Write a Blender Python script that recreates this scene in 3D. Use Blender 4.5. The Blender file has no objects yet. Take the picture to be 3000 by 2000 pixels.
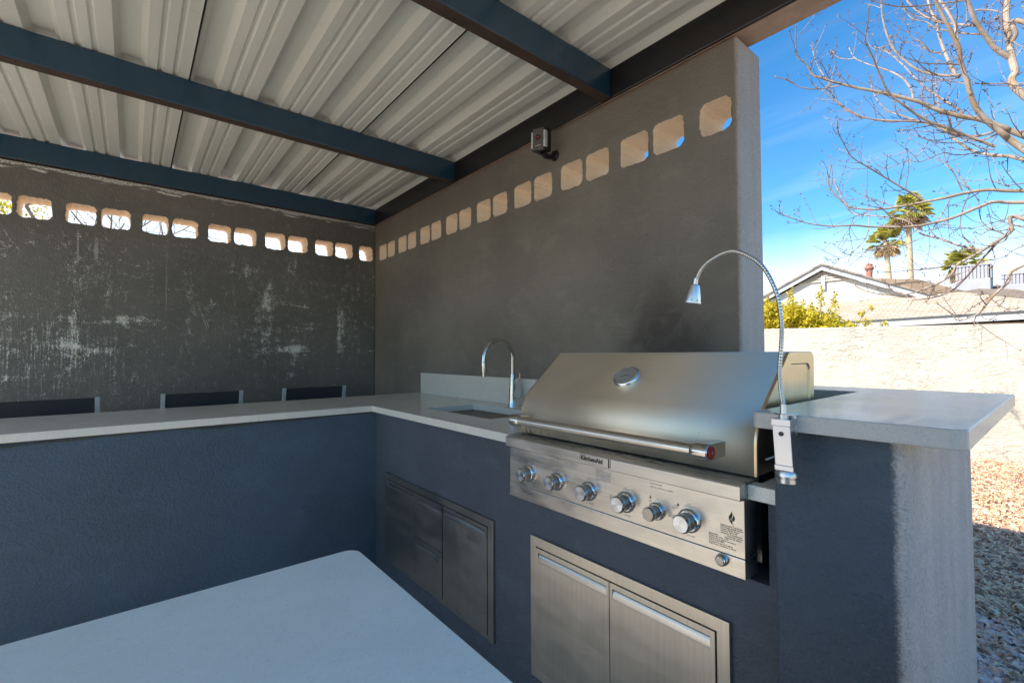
import bpy, bmesh, math, random
from mathutils import Vector, Matrix, Euler
import numpy as np
random.seed(7); np.random.seed(7)
R = math.radians
S = bpy.context.scene
C = S.collection

# ------------------------------------------------------------------ camera
cam = bpy.data.cameras.new('camera'); camo = bpy.data.objects.new('camera', cam); C.objects.link(camo)
cam.sensor_width = 36; cam.lens = 36 * 1349.97 / 3000; cam.clip_start = .02; cam.clip_end = 600
_fw = Vector((-0.77050415, 0.63685039, 0.02729356)); _rt = Vector((0.63698933, 0.77086015, -0.00438436)); _up = Vector((-0.0238317, 0.01400754, 0.99961785))
_up = _rt.cross(_fw)
camo.matrix_world = Matrix(((_rt.x, _up.x, -_fw.x, 4.316), (_rt.y, _up.y, -_fw.y, -1.8345), (_rt.z, _up.z, -_fw.z, 0), (0, 0, 0, 1)))
S.camera = camo
# ------------------------------------------------------------------ light and exposure
SUN_DIR = Vector((.44, 1.02, -1)).normalized()          # the way the light travels
w = bpy.data.worlds.new('World'); S.world = w; w.use_nodes = True
nt = w.node_tree; nt.nodes.clear()
def wn(t, **k):
    n = nt.nodes.new(t)
    for a, b in k.items(): setattr(n, a, b)
    return n
sky = wn('ShaderNodeTexSky', sky_type='NISHITA', sun_disc=False, sun_elevation=R(42), sun_rotation=R(203), altitude=300, air_density=1.0, dust_density=.5, ozone_density=2.0)
hsv = wn('ShaderNodeHueSaturation'); hsv.inputs['Saturation'].default_value = 1.33; hsv.inputs['Value'].default_value = 1.0
tc = wn('ShaderNodeTexCoord'); sep = wn('ShaderNodeSeparateXYZ')
nt.links.new(tc.outputs['Generated'], sep.inputs[0])
def wm(op, a, b=None, c=None, clamp=False):
    n = wn('ShaderNodeMath', operation=op, use_clamp=clamp)
    for i, v in enumerate((a, b, c)):
        if v is None: continue
        if isinstance(v, (int, float)): n.inputs[i].default_value = v
        else: nt.links.new(v, n.inputs[i])
    return n.outputs[0]
zc_ = wm('ADD', wm('MAXIMUM', sep.outputs[2], 0.0), .12)
cmb = wn('ShaderNodeCombineXYZ')
nt.links.new(wm('DIVIDE', sep.outputs[0], zc_), cmb.inputs[0]); nt.links.new(wm('DIVIDE', sep.outputs[1], zc_), cmb.inputs[1])
mp = wn('ShaderNodeMapping'); mp.inputs['Rotation'].default_value = (0, 0, R(28)); mp.inputs['Scale'].default_value = (.55, 2.2, 1)
nt.links.new(cmb.outputs[0], mp.inputs[0])
ns = wn('ShaderNodeTexNoise'); ns.inputs['Scale'].default_value = .8; ns.inputs['Detail'].default_value = 7; ns.inputs['Roughness'].default_value = .58
nt.links.new(mp.outputs[0], ns.inputs['Vector'])
streak = wm('MULTIPLY', wm('MULTIPLY', wm('SUBTRACT', ns.outputs[0], .50, clamp=True), 2.4, clamp=True), wm('SUBTRACT', 1.0, wm('MULTIPLY', sep.outputs[2], 1.5), clamp=True))
ns2 = wn('ShaderNodeTexNoise'); ns2.inputs['Scale'].default_value = 2.2; ns2.inputs['Detail'].default_value = 5
nt.links.new(tc.outputs['Generated'], ns2.inputs['Vector'])
hz = wm('ADD', sep.outputs[2], wm('MULTIPLY', wm('SUBTRACT', ns2.outputs[0], .5), .34))
band = wm('MULTIPLY', wm('SUBTRACT', wm('SUBTRACT', .175, wm('MULTIPLY', sep.outputs[0], .20)), hz, clamp=True), 5.0, clamp=True)
mask = wm('MULTIPLY', wm('MAXIMUM', wm('MULTIPLY', streak, .55), band), .93)
mx = wn('ShaderNodeMix', data_type='RGBA'); bg = wn('ShaderNodeBackground'); wo = wn('ShaderNodeOutputWorld')
nt.links.new(sky.outputs[0], hsv.inputs['Color']); tint = wn('ShaderNodeMix', data_type='RGBA', blend_type='MULTIPLY'); tint.inputs[0].default_value = 1; tint.inputs[7].default_value = (.86, 1.02, 1.0, 1); nt.links.new(hsv.outputs[0], tint.inputs[6]); nt.links.new(tint.outputs[2], mx.inputs[6]); mx.inputs[7].default_value = (6.6, 6.7, 6.9, 1)
nt.links.new(mask, mx.inputs[0]); nt.links.new(mx.outputs[2], bg.inputs[0]); bg.inputs[1].default_value = .088
nt.links.new(bg.outputs[0], wo.inputs[0])
sl = bpy.data.lights.new('sun', 'SUN'); sl.energy = 3.2; sl.angle = R(.53); sl.color = (1, .93, .82)
so = bpy.data.objects.new('sun', sl); C.objects.link(so); so.rotation_euler = SUN_DIR.to_track_quat('-Z', 'Y').to_euler(); so.location = (0, -10, 12)
S.view_settings.view_transform = 'Standard'; S.view_settings.look = 'None'; S.view_settings.gamma = 1; S.view_settings.use_curve_mapping = False
S.view_settings.exposure = 1.6
S.render.engine = 'CYCLES'; S.cycles.max_bounces = 10; S.cycles.diffuse_bounces = 6; S.cycles.glossy_bounces = 4
S.cycles.sample_clamp_indirect = 8; S.cycles.use_denoising = True

# ------------------------------------------------------------------ materials
class G:
    def __init__(s, name):
        s.m = bpy.data.materials.new(name); s.m.use_nodes = True; s.t = s.m.node_tree; s.b = s.t.nodes['Principled BSDF']
        s.pos = s.n('ShaderNodeNewGeometry').outputs['Position']
    def n(s, t, **k):
        n = s.t.nodes.new(t)
        for a, b in k.items(): setattr(n, a, b)
        return n
    def put(s, sock, v):
        if v is None: return
        if isinstance(v, (int, float)): sock.default_value = v
        elif isinstance(v, tuple): sock.default_value = v if len(v) == len(sock.default_value) else tuple(v) + (1,)
        else: s.t.links.new(v, sock)
    def math(s, op, a, b=None, clamp=False, c=None):
        n = s.n('ShaderNodeMath', operation=op, use_clamp=clamp)
        s.put(n.inputs[0], a); s.put(n.inputs[1], b); s.put(n.inputs[2], c); return n.outputs[0]
    def map(s, sc=(1, 1, 1), loc=(0, 0, 0), rot=(0, 0, 0), vec=None):
        n = s.n('ShaderNodeMapping'); s.put(n.inputs[0], vec or s.pos); n.inputs['Scale'].default_value = sc; n.inputs['Location'].default_value = loc; n.inputs['Rotation'].default_value = rot
        return n.outputs[0]
    def noise(s, scale, detail=3, vec=None, rough=.55, dist=0):
        n = s.n('ShaderNodeTexNoise'); s.put(n.inputs['Vector'], vec or s.pos); n.inputs['Scale'].default_value = scale
        n.inputs['Detail'].default_value = detail; n.inputs['Roughness'].default_value = rough; n.inputs['Distortion'].default_value = dist; return n.outputs[0]
    def voro(s, scale, vec=None, feature='F1'):
        n = s.n('ShaderNodeTexVoronoi', feature=feature); s.put(n.inputs['Vector'], vec or s.pos); n.inputs['Scale'].default_value = scale; return n
    def ramp(s, v, a, b, lo=0., hi=1., smooth=True):
        n = s.n('ShaderNodeMapRange', interpolation_type='SMOOTHSTEP' if smooth else 'LINEAR'); n.clamp = True
        s.put(n.inputs[0], v); n.inputs[1].default_value = a; n.inputs[2].default_value = b; n.inputs[3].default_value = lo; n.inputs[4].default_value = hi; return n.outputs[0]
    def mix(s, f, a, b, mode='MIX'):
        n = s.n('ShaderNodeMix', data_type='RGBA', blend_type=mode); s.put(n.inputs[0], f); s.put(n.inputs[6], a); s.put(n.inputs[7], b); return n.outputs[2]
    def xyz(s, vec=None):
        n = s.n('ShaderNodeSeparateXYZ'); s.put(n.inputs[0], vec or s.pos); return n.outputs
    def bump(s, h, strength=.5, dist=.002, chain=None):
        n = s.n('ShaderNodeBump'); s.put(n.inputs['Height'], h); n.inputs['Strength'].default_value = strength; n.inputs['Distance'].default_value = dist
        if chain: s.t.links.new(chain, n.inputs['Normal'])
        return n.outputs[0]
    def out(s, col=None, rough=None, metal=None, nor=None, **k):
        s.put(s.b.inputs['Base Color'], col); s.put(s.b.inputs['Roughness'], rough); s.put(s.b.inputs['Metallic'], metal)
        if nor: s.t.links.new(nor, s.b.inputs['Normal'])
        for a, v in k.items(): s.put(s.b.inputs[a.replace('_', ' ')], v)
        return s.m
def plain(name, col, rough=.5, metal=0, var=.12, scale=25, bump=0):
    g = G(name); v = g.noise(scale, 4)
    c = g.mix(g.ramp(v, .3, .7), tuple(x * (1 - var) for x in col), tuple(min(1, x * (1 + var)) for x in col))
    return g.out(c, g.ramp(v, .3, .7, rough * .9, min(1, rough * 1.1)), metal, g.bump(g.noise(scale * 8, 3), .3, bump) if bump else None)

def stucco(name, col, stains=None, edge=None, amp=1., pk=1.):
    g = G(name); p = g.pos
    big = g.noise(1.3, 5); fine = g.noise(150, 3, rough=.6); med = g.noise(42, 3)
    c = g.mix(g.ramp(big, .3, .7), tuple(x * .80 for x in col), tuple(x * 1.18 for x in col))
    c = g.mix(g.ramp(g.noise(260, 2), .62, .75, 0, .35), c, tuple(x * .45 for x in col))
    if stains == 'efflorescence':
        x, y, z = g.xyz()
        wob = g.math('MULTIPLY', g.math('SUBTRACT', g.noise(4, 5, rough=.75), .5), .16)
        hy = g.math('ABSOLUTE', g.math('SUBTRACT', g.math('FRACT', g.math('DIVIDE', g.math('ADD', g.math('ADD', z, wob), 20.07), .2032)), .5))
        vy = g.math('ABSOLUTE', g.math('SUBTRACT', g.math('FRACT', g.math('DIVIDE', g.math('ADD', g.math('ADD', y, wob), 20.05), .2032)), .5))
        colm = g.ramp(g.noise(1, 4, g.map((1, 6.5, 1.15), (0, 3.1, .4)), rough=.6, dist=.5), .46, .70)     # wandering upright runs
        rowm = g.ramp(g.noise(1, 4, g.map((1, 1.6, 8.5), (0, 7.7, 2.4)), rough=.6, dist=.4), .52, .72)    # shorter level ones
        joints = g.math('ADD', g.math('MULTIPLY', colm, g.ramp(vy, .15, .5, .45, 1.25)), g.math('MULTIPLY', rowm, g.ramp(hy, .2, .5, .3, 1.2)))
        lower = g.math('MULTIPLY', g.ramp(y, -1.35, -2.5), g.ramp(z, .55, -.1))
        band = g.math('MULTIPLY', g.ramp(z, .93, .78), g.ramp(z, -.25, .10, .35, 1))
        sp = g.noise(120, 4, rough=.8)
        streakv = g.noise(1, 4, g.map((60, 85, 5)), rough=.7)
        lump = g.noise(21, 5, rough=.75)
        wgt = g.math('MULTIPLY', g.math('ADD', joints, g.math('MULTIPLY', lower, g.math('MULTIPLY', g.ramp(streakv, .42, .62), 1.15))), band)
        th = g.math('ADD', g.math('MULTIPLY', wgt, .185), g.math('MULTIPLY', g.math('SUBTRACT', lump, .5), .62))
        spk = g.ramp(g.math('ADD', sp, th), .655, .70)
        patch = g.ramp(g.math('ADD', g.noise(7.5, 5, g.map((1, 1, 1.5), (2, 7, 1)), rough=.65), g.math('MULTIPLY', wgt, .10)), .73, .745)
        drip = g.math('MULTIPLY', g.ramp(g.noise(1, 1, g.map((1, 22, .25), (0, 1.3, 0))), .700, .715), g.math('MULTIPLY', band, g.ramp(g.noise(1, 2, g.map((1, 2, 2.2), (4, 4, 4))), .5, .56, 0, .5)))
        rid = g.math('ABSOLUTE', g.math('SUBTRACT', g.noise(6, 3, g.map((1, 1, .6), (5, 0, 3)), dist=1.2), .5))
        crk = g.math('MULTIPLY', g.ramp(rid, .010, .003), g.math('MULTIPLY', g.ramp(g.noise(3.1, 2, g.map(loc=(8, 8, 8))), .56, .64), g.math('MULTIPLY', band, g.ramp(sp, .42, .6))))
        strk = g.math('MAXIMUM', drip, g.math('MULTIPLY', g.ramp(streakv, .55, .70), g.math('MULTIPLY', lower, g.ramp(g.noise(3, 3), .40, .6))))
        topd = g.math('ADD', z, g.math('MULTIPLY', g.math('SUBTRACT', g.noise(3.3, 5, rough=.65), .5), .10))
        top = g.math('MULTIPLY', g.ramp(topd, 1.236, 1.241), g.ramp(sp, .42, .55))
        rid2 = g.math('MULTIPLY', g.ramp(g.math('ABSOLUTE', g.math('SUBTRACT', topd, 1.222)), .010, .003), g.ramp(g.noise(4, 2), .5, .6))
        top = g.math('MULTIPLY', g.math('MAXIMUM', top, g.math('MULTIPLY', rid2, .8)), g.ramp(y, .3, -.9, .35, 1))
        m = g.math('MAXIMUM', g.math('MAXIMUM', spk, g.math('MULTIPLY', strk, .6)), g.math('MAXIMUM', crk, g.math('MAXIMUM', patch, top)), clamp=True)
        cream = g.mix(patch, (.82, .81, .77), (.62, .52, .36))
        c = g.mix(g.math('MULTIPLY', g.ramp(g.math('ADD', lump, g.math('MULTIPLY', wgt, .12)), .5, .72), g.math('MULTIPLY', band, .20)), c, (.33, .32, .30))
        c = g.mix(m, c, cream); med = g.math('ADD', med, g.math('MULTIPLY', m, .6))
    if stains == 'soot':
        x, y, z = g.xyz()
        dx = g.math('DIVIDE', g.math('SUBTRACT', x, 3.17), .24); dz = g.math('DIVIDE', g.math('SUBTRACT', z, .02), .30)
        d = g.math('SQRT', g.math('ADD', g.math('MULTIPLY', dx, dx), g.math('MULTIPLY', dz, dz)))
        d = g.math('ADD', d, g.math('MULTIPLY', g.math('SUBTRACT', g.noise(5, 4), .5), .9))
        c = g.mix(g.ramp(d, .35, 1.35, .72, 0), c, (.040, .024, .020))
        c = g.mix(g.math('MULTIPLY', g.ramp(x, .0, .30, .5, 0), g.ramp(z, -.3, 1.2, .5, 1)), c, (.27, .205, .13))   # ochre tone near the corner, stronger towards the top
        c = g.mix(g.ramp(z, 1.23, 1.268, 0, .6), c, (.16, .075, .035))                                            # rust line under the steel
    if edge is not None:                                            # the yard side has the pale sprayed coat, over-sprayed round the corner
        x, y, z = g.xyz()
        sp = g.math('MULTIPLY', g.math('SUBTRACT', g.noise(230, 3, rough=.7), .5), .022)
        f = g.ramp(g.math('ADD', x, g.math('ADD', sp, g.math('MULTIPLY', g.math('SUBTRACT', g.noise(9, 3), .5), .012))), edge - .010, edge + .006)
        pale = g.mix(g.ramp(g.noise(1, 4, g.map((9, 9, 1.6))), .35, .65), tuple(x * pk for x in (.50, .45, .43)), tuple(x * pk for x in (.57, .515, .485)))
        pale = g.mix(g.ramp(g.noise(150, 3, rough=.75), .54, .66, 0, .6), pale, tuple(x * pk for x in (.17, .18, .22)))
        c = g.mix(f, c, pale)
    trow = g.noise(1, 4, g.map((5, 5, 9), rot=(.5, 0, .3)), rough=.6, dist=.8); scuff = g.noise(1, 4, g.map((30, 30, 7), rot=(.25, .2, 0)), rough=.7)
    c = g.mix(g.ramp(trow, .5, .72, 0, .16), c, tuple(min(1, x * 1.9 + .02) for x in col)); c = g.mix(g.math('MULTIPLY', g.ramp(scuff, .66, .74), g.ramp(g.noise(2.2, 3), .5, .62, 0, .22)), c, tuple(min(1, x * 2.4 + .03) for x in col))
    h = g.math('ADD', g.math('MULTIPLY', g.ramp(fine, .35, .65), .5), med)
    ve = g.voro(85, feature='SMOOTH_F1').outputs['Distance']
    n = g.bump(g.math('ADD', h, g.math('MULTIPLY', ve, -1.2)), .75 * amp, .0032, g.bump(trow, .35, .02))
    return g.out(c, g.ramp(big, .3, .7, .5, .68), 0, n, Specular_IOR_Level=.5)

WALLC = (.19, .169, .142); BASEC = (.054, .078, .128)
M = {}
M['wall_stained'] = stucco('stained_dark_stucco', (.146, .136, .124), 'efflorescence')
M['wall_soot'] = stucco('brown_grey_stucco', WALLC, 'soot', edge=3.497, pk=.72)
M['base'] = stucco('blue_lit_stucco', (.066, .080, .102))  # blue cast of the light is put into the grey base paint
M['base_bar'] = stucco('teal_lit_stucco', (.056, .087, .128))  # bar wall: same grey, with a bluer light cast in its colour
M['pillar'] = stucco('blue_lit_stucco_pale_side', (.066, .088, .116), edge=4.103, amp=1.7)  # pillar's dark front also carries the blue light in its colour
def raw_block():
    g = G('raw_block'); v = g.noise(40, 5, rough=.7)
    c = g.mix(g.ramp(g.noise(110, 3), .3, .7), (.80, .64, .47), (.88, .73, .56))
    c = g.mix(g.ramp(g.noise(170, 3), .62, .72, 0, .35), c, (.36, .25, .17))
    return g.out(c, .9, 0, g.bump(g.math('ADD', g.noise(130, 4), v), .6, .004))
M['raw'] = raw_block()
def quartz(name, col, mott=.10, cool=(0, 0, 0), fl=.06, gr=.8):
    g = G(name)
    a = g.noise(9, 6, rough=.7); c = g.mix(g.ramp(a, .35, .65), tuple(x * (1 - mott) for x in col), tuple(x * (1 + mott) for x in col))
    c = g.mix(g.ramp(g.noise(30, 6, rough=.8), .56, .72, 0, fl), c, tuple(x * .62 + y for x, y in zip(col, cool)))
    vd = g.voro(420).outputs['Color']; s = g.xyz(vd)
    c = g.mix(g.ramp(s[0], .86, .97, 0, .38 * gr), c, tuple(x * .5 for x in col)); c = g.mix(g.ramp(s[1], .9, .98, 0, .4 * gr), c, tuple(min(1, x * 1.5) for x in col))
    vv = g.voro(7); c = g.mix(g.ramp(vv.outputs['Distance'], .014, .010, 0, .6), c, (.05, .05, .045))
    return g.out(c, g.ramp(a, .3, .7, .23, .27), 0, None, Coat_Weight=.15)
M['quartz'] = quartz('grey_quartz', (.66, .635, .585), .02)
M['quartz_grey'] = quartz('darker_grey_quartz', (.44, .425, .41), .02)
M['quartz_sky_lit'] = quartz('sky_lit_quartz', (.68, .77, .78), .03, (.0, .01, .04),   .20, .4)  # blue skylight is put into the island quartz colour
def steel(name, dirn='x', col=(.56, .535, .50), r0=.26, r1=.42, soil=None):
    g = G(name)
    sc = {'x': (2.2, 420, 420), 'z': (420, 420, 2.2), 'y': (420, 2.2, 420)}[dirn]
    b = g.noise(1, 3, g.map(sc)); sm = g.noise(7, 4, g.map((1, 1, 2.5))); sm2 = g.noise(2.2, 3)
    bc = .02 if soil == 'lid' else .10; c = g.mix(g.ramp(b, .25, .75), tuple(x * (1 - bc) for x in col), tuple(min(1, x * (1 + bc)) for x in col))
    c = g.mix(g.ramp(sm2, .35, .7, 0, .3), c, tuple(x * .85 for x in col))
    r = g.ramp(g.math('ADD', g.math('MULTIPLY', sm, .7), g.math('MULTIPLY', b, .3)), .35, .65, r0, r1)
    met = 1.0
    if soil == 'lid':
        x, y, z = g.xyz()
        f = g.math('MULTIPLY', g.ramp(z, -.245, -.295), g.ramp(x, 3.30, 3.02))
        k = g.ramp(g.math('ADD', g.noise(48, 5, g.map((1, 1, .7)), rough=.7), g.math('MULTIPLY', f, .30)), .74, .86)
        c = g.mix(g.math('MULTIPLY', k, .8), c, (.26, .115, .035)); met = g.math('SUBTRACT', 1, g.math('MULTIPLY', k, .75))
        k2 = g.ramp(g.math('ADD', g.noise(60, 4, g.map((.6, 1, 1))), g.ramp(z, -.290, -.299, 0, .12)), .76, .86); c = g.mix(g.math('MULTIPLY', k2, .6), c, (.05, .035, .03))
    if soil == 'shelf':
        x, y, z = g.xyz()
        f = g.ramp(y, -.735, -.70)
        k = g.ramp(g.math('ADD', g.noise(1, 5, g.map((22, 60, 60)), rough=.7), g.math('MULTIPLY', f, .22)), .70, .80)
        c = g.mix(g.math('MULTIPLY', f, .35), c, (.22, .18, .13)); c = g.mix(g.math('MULTIPLY', k, .85), c, (.028, .021, .016)); met = g.math('SUBTRACT', 1, g.math('MAXIMUM', g.math('MULTIPLY', k, .9), g.math('MULTIPLY', f, .25)))
    return g.out(c, r, met, g.bump(b, .02 if soil == 'lid' else .10, .0006), Anisotropic=0 if soil == 'lid' else .35)
M['steel_x'] = steel('brushed_steel_across', 'x', (.60, .575, .54))
M['steel_lid'] = steel('brushed_steel_lid', 'x', (.90, .80, .65), .53, .58, 'lid')
M['steel_side'] = steel('steel_side_gold_reflection', 'z', (.66, .51, .34), .28, .4)  # gold reflection of the sunlit yard is put into the steel colour
M['steel_shelf'] = steel('brushed_steel_soiled', 'x', (.58, .56, .53), .3, .45, 'shelf')
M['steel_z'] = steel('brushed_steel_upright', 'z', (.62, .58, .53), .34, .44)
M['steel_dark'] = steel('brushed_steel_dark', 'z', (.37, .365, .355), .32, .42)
M['steel_sink'] = steel('sink_steel', 'y', (.42, .44, .46), .28, .4)
M['nickel'] = steel('brushed_nickel', 'z', (.58, .56, .53), .18, .28)
M['chrome'] = G('chrome').out((.72, .73, .74), .06, 1.0)
g_ = G('spun_steel'); tn = g_.n('ShaderNodeTangent', direction_type='RADIAL', axis='Y')
M['spun'] = g_.out((.62, .65, .69), .27, 1.0, Anisotropic=.93, Tangent=tn.outputs[0])
M['alu'] = G('brushed_aluminium').out((.62, .63, .66), .30, 1.0)
M['alu_white'] = plain('silver_painted_tube', (.62, .64, .66), .35, .35, .05)
M['black'] = plain('black_plastic', (.012, .012, .014), .35)
M['print'] = plain('black_print', (.02, .02, .022), .6)
M['print_grey'] = plain('grey_print', (.46, .45, .44), .6)
M['red'] = plain('red_enamel', (.36, .012, .018), .25)
M['dark_gap'] = plain('dirt_and_shade_dark', (.012, .010, .009), .9)  # also colours the painted shadow at the roof laps
M['glass'] = G('glass').out((1, 1, 1), .02, 0, Transmission_Weight=1.0, IOR=1.45)
M['dial'] = plain('dial_face', (.50, .48, .45), .5)
M['white_plastic'] = plain('white_lens_plastic', (.55, .60, .62), .3)
M['cam_face'] = plain('grey_camera_face', (.10, .085, .08), .3)
def beam_paint(name, col, r=.28):
    g = G(name); s_ = g.noise(1, 4, g.map((3, 3, 60))); v = g.noise(1, 3, g.map((26, 26, 2)))
    c = col
    c = g.mix(g.ramp(s_, .62, .72, 0, .16), c, (.10, .075, .05)); c = g.mix(g.ramp(v, .45, .8, 0, .18), c, tuple(x * 1.9 for x in col))
    return g.out(c, r, 0, g.bump(g.noise(35, 2), .12, .002), Coat_Weight=.3, Coat_Roughness=.25)
M['beam'] = beam_paint('beam_paint_sky_reflection', (.009, .048, .092))  # sky reflection on the dark beams is put into this blue
M['beam_dark'] = beam_paint('near_black_beam_paint', (.014, .013, .014), .35)
M['flange'] = plain('bounce_tan_flange', (.36, .255, .19), .6, 0, .2, 12)  # sunlit ground's bounce on the wall beam underside, put into the tan
M['flange_dark'] = plain('brown_flange', (.06, .038, .028), .5, 0, .2, 12)
def roof_mat():
    g = G('pale_roof_sheet'); v = g.noise(1, 4, g.map((.7, 5, 5)))
    c = g.mix(g.ramp(v, .3, .7), (.66, .665, .60), (.74, .74, .67)); c = g.mix(g.ramp(g.noise(11, 5, rough=.7), .6, .78, 0, .2), c, (.38, .37, .33))
    return g.out(c, g.ramp(v, .3, .7, .35, .5), .0, None, Coat_Weight=.2, Coat_Roughness=.3)
M['roof'] = roof_mat()
M['concrete'] = plain('patio_concrete', (.50, .46, .40), .85, 0, .15, 6, .003)
def gravel_base():
    g = G('gravel_ground'); v = g.voro(55); col = g.xyz(v.outputs['Color'])
    c = g.mix(col[0], (.55, .38, .28), (.80, .62, .48)); c = g.mix(g.ramp(v.outputs['Distance'], .45, .75), c, (.07, .05, .04))
    c = g.mix(g.ramp(g.noise(1.1, 4), .45, .65, 0, .6), c, (.42, .31, .17))
    return g.out(c, .9, 0, g.bump(v.outputs['Distance'], 1, -.012))
M['gravel_base'] = gravel_base()
def stone(name, a, b):
    g = G(name); oi = g.voro(38); col = g.xyz(oi.outputs['Color']); c = g.mix(col[0], a, b); c = g.mix(g.ramp(col[1], .75, .8, 0, .6), c, (.20, .12, .08)); return g.out(c, .85, 0, g.bump(g.noise(200, 3), .4, .002))
M['stone'] = stone('gravel_stone', (.70, .46, .38), (.95, .76, .66))
M['dry_frond'] = plain('dry_palm_frond', (.42, .30, .16), .8, 0, .3, 5)
M['straw'] = stone('dry_leaf_litter', (.58, .32, .19), (.94, .69, .44))
def white_stucco():
    g = G('white_lace_stucco')
    ve = g.map((1, 1, 2.2), vec=g.pos)
    a = g.noise(3.2, 3, ve, dist=2.2); b = g.noise(11, 4, g.map((1, 1, 2.4), (3, 3, 3)), dist=.8)
    rid = g.math('ABSOLUTE', g.math('SUBTRACT', a, .5)); h = g.math('ADD', g.math('MULTIPLY', g.ramp(rid, .0, .016), g.ramp(g.noise(1.7, 3), .42, .62, .15, 1)), g.math('MULTIPLY', g.ramp(b, .46, .62), .5))
    c = g.mix(g.ramp(g.noise(2, 4), .3, .7), (.40, .37, .31), (.47, .44, .375))
    return g.out(c, .85, 0, g.bump(h, .8, .010))
M['white_stucco'] = white_stucco()
M['house_wall'] = plain('house_white_wall', (.50, .48, .45), .8, 0, .04, 2)
M['siding'] = plain('beige_siding', (.50, .43, .35), .7, 0, .08, 4)
M['fascia'] = plain('grey_fascia', (.42, .44, .45), .6, 0, .05)
M['fascia_dark'] = plain('dark_drip_edge', (.06, .065, .07), .5)
def shingles(name, a, b):
    g = G(name)
    br = g.n('ShaderNodeTexBrick'); s_ = g.map((1, 1, 1), rot=(R(17), 0, 0)); g.put(br.inputs['Vector'], s_)
    br.inputs['Scale'].default_value = 1; br.inputs['Brick Width'].default_value = .30; br.inputs['Row Height'].default_value = .14; br.inputs['Mortar Size'].default_value = .012
    br.inputs['Color1'].default_value = a + (1,); br.inputs['Color2'].default_value = b + (1,); br.inputs['Mortar'].default_value = tuple(x * .45 for x in a) + (1,)
    c = g.mix(g.ramp(g.noise(3, 4), .35, .65, 0, .4), br.outputs[0], tuple(x * .75 for x in a)); return g.out(c, .9, 0, g.bump(g.noise(60, 2), .5, .01))
M['shingle'] = shingles('tan_shingles', (.40, .32, .23), (.54, .46, .36))
M['shingle_brown'] = shingles('brown_shingles', (.22, .16, .115), (.32, .245, .18))
M['terracotta'] = plain('terracotta', (.40, .16, .11), .8)
M['ac_metal'] = plain('pale_grey_sheet_metal', (.33, .33, .37), .5, 0, .05, 3)
M['ac_dark'] = plain('grey_louvre', (.27, .27, .31), .6)
def bark(name, a, b, c2=None):
    g = G(name); v = g.noise(9, 5, rough=.65); c = g.mix(g.ramp(v, .35, .65), a, b)
    c = g.mix(g.ramp(g.noise(3.2, 3), .52, .66, 0, .75), c, c2 or b)
    return g.out(c, .8, 0, g.bump(g.noise(110, 4), .5, .003))
M['bark'] = bark('smooth_pale_bark', (.24, .18, .135), (.37, .295, .235), (.29, .18, .08))
M['twig'] = bark('pale_twig', (.22, .16, .135), (.37, .30, .265), (.15, .085, .085))
M['twig_dark'] = bark('reddish_twig', (.12, .065, .06), (.20, .125, .11))
M['bud'] = plain('brown_buds', (.075, .045, .025), .8, 0, .5, 30)
M['bud_green'] = plain('yellow_green_buds', (.36, .27, .05), .7, 0, .3, 30)
def leaf(name, a, b, tr=.25):
    g = G(name); v = g.voro(9); s_ = g.xyz(v.outputs['Color']); c = g.mix(s_[0], a, b)
    g.out(c, .5, 0); 
    t = g.n('ShaderNodeBsdfTranslucent'); g.put(t.inputs[0], c); mxn = g.n('ShaderNodeMixShader'); mxn.inputs[0].default_value = tr
    g.t.links.new(g.b.outputs[0], mxn.inputs[1]); g.t.links.new(t.outputs[0], mxn.inputs[2]); g.t.links.new(mxn.outputs[0], g.t.nodes['Material Output'].inputs[0]); return g.m
M['leaf_yellow'] = leaf('yellow_green_leaf', (.42, .38, .02), (.80, .62, .04), .4)
M['leaf_palm'] = leaf('palm_frond', (.30, .33, .04), (.62, .54, .12), .4)
M['palm_trunk'] = bark('palm_trunk', (.38, .29, .19), (.50, .40, .28))
M['fabric'] = plain('dark_mesh_fabric', (.030, .032, .040), .6, 0, .15, 200, .001)
M['cable'] = plain('olive_cable', (.06, .058, .042), .5)

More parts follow.
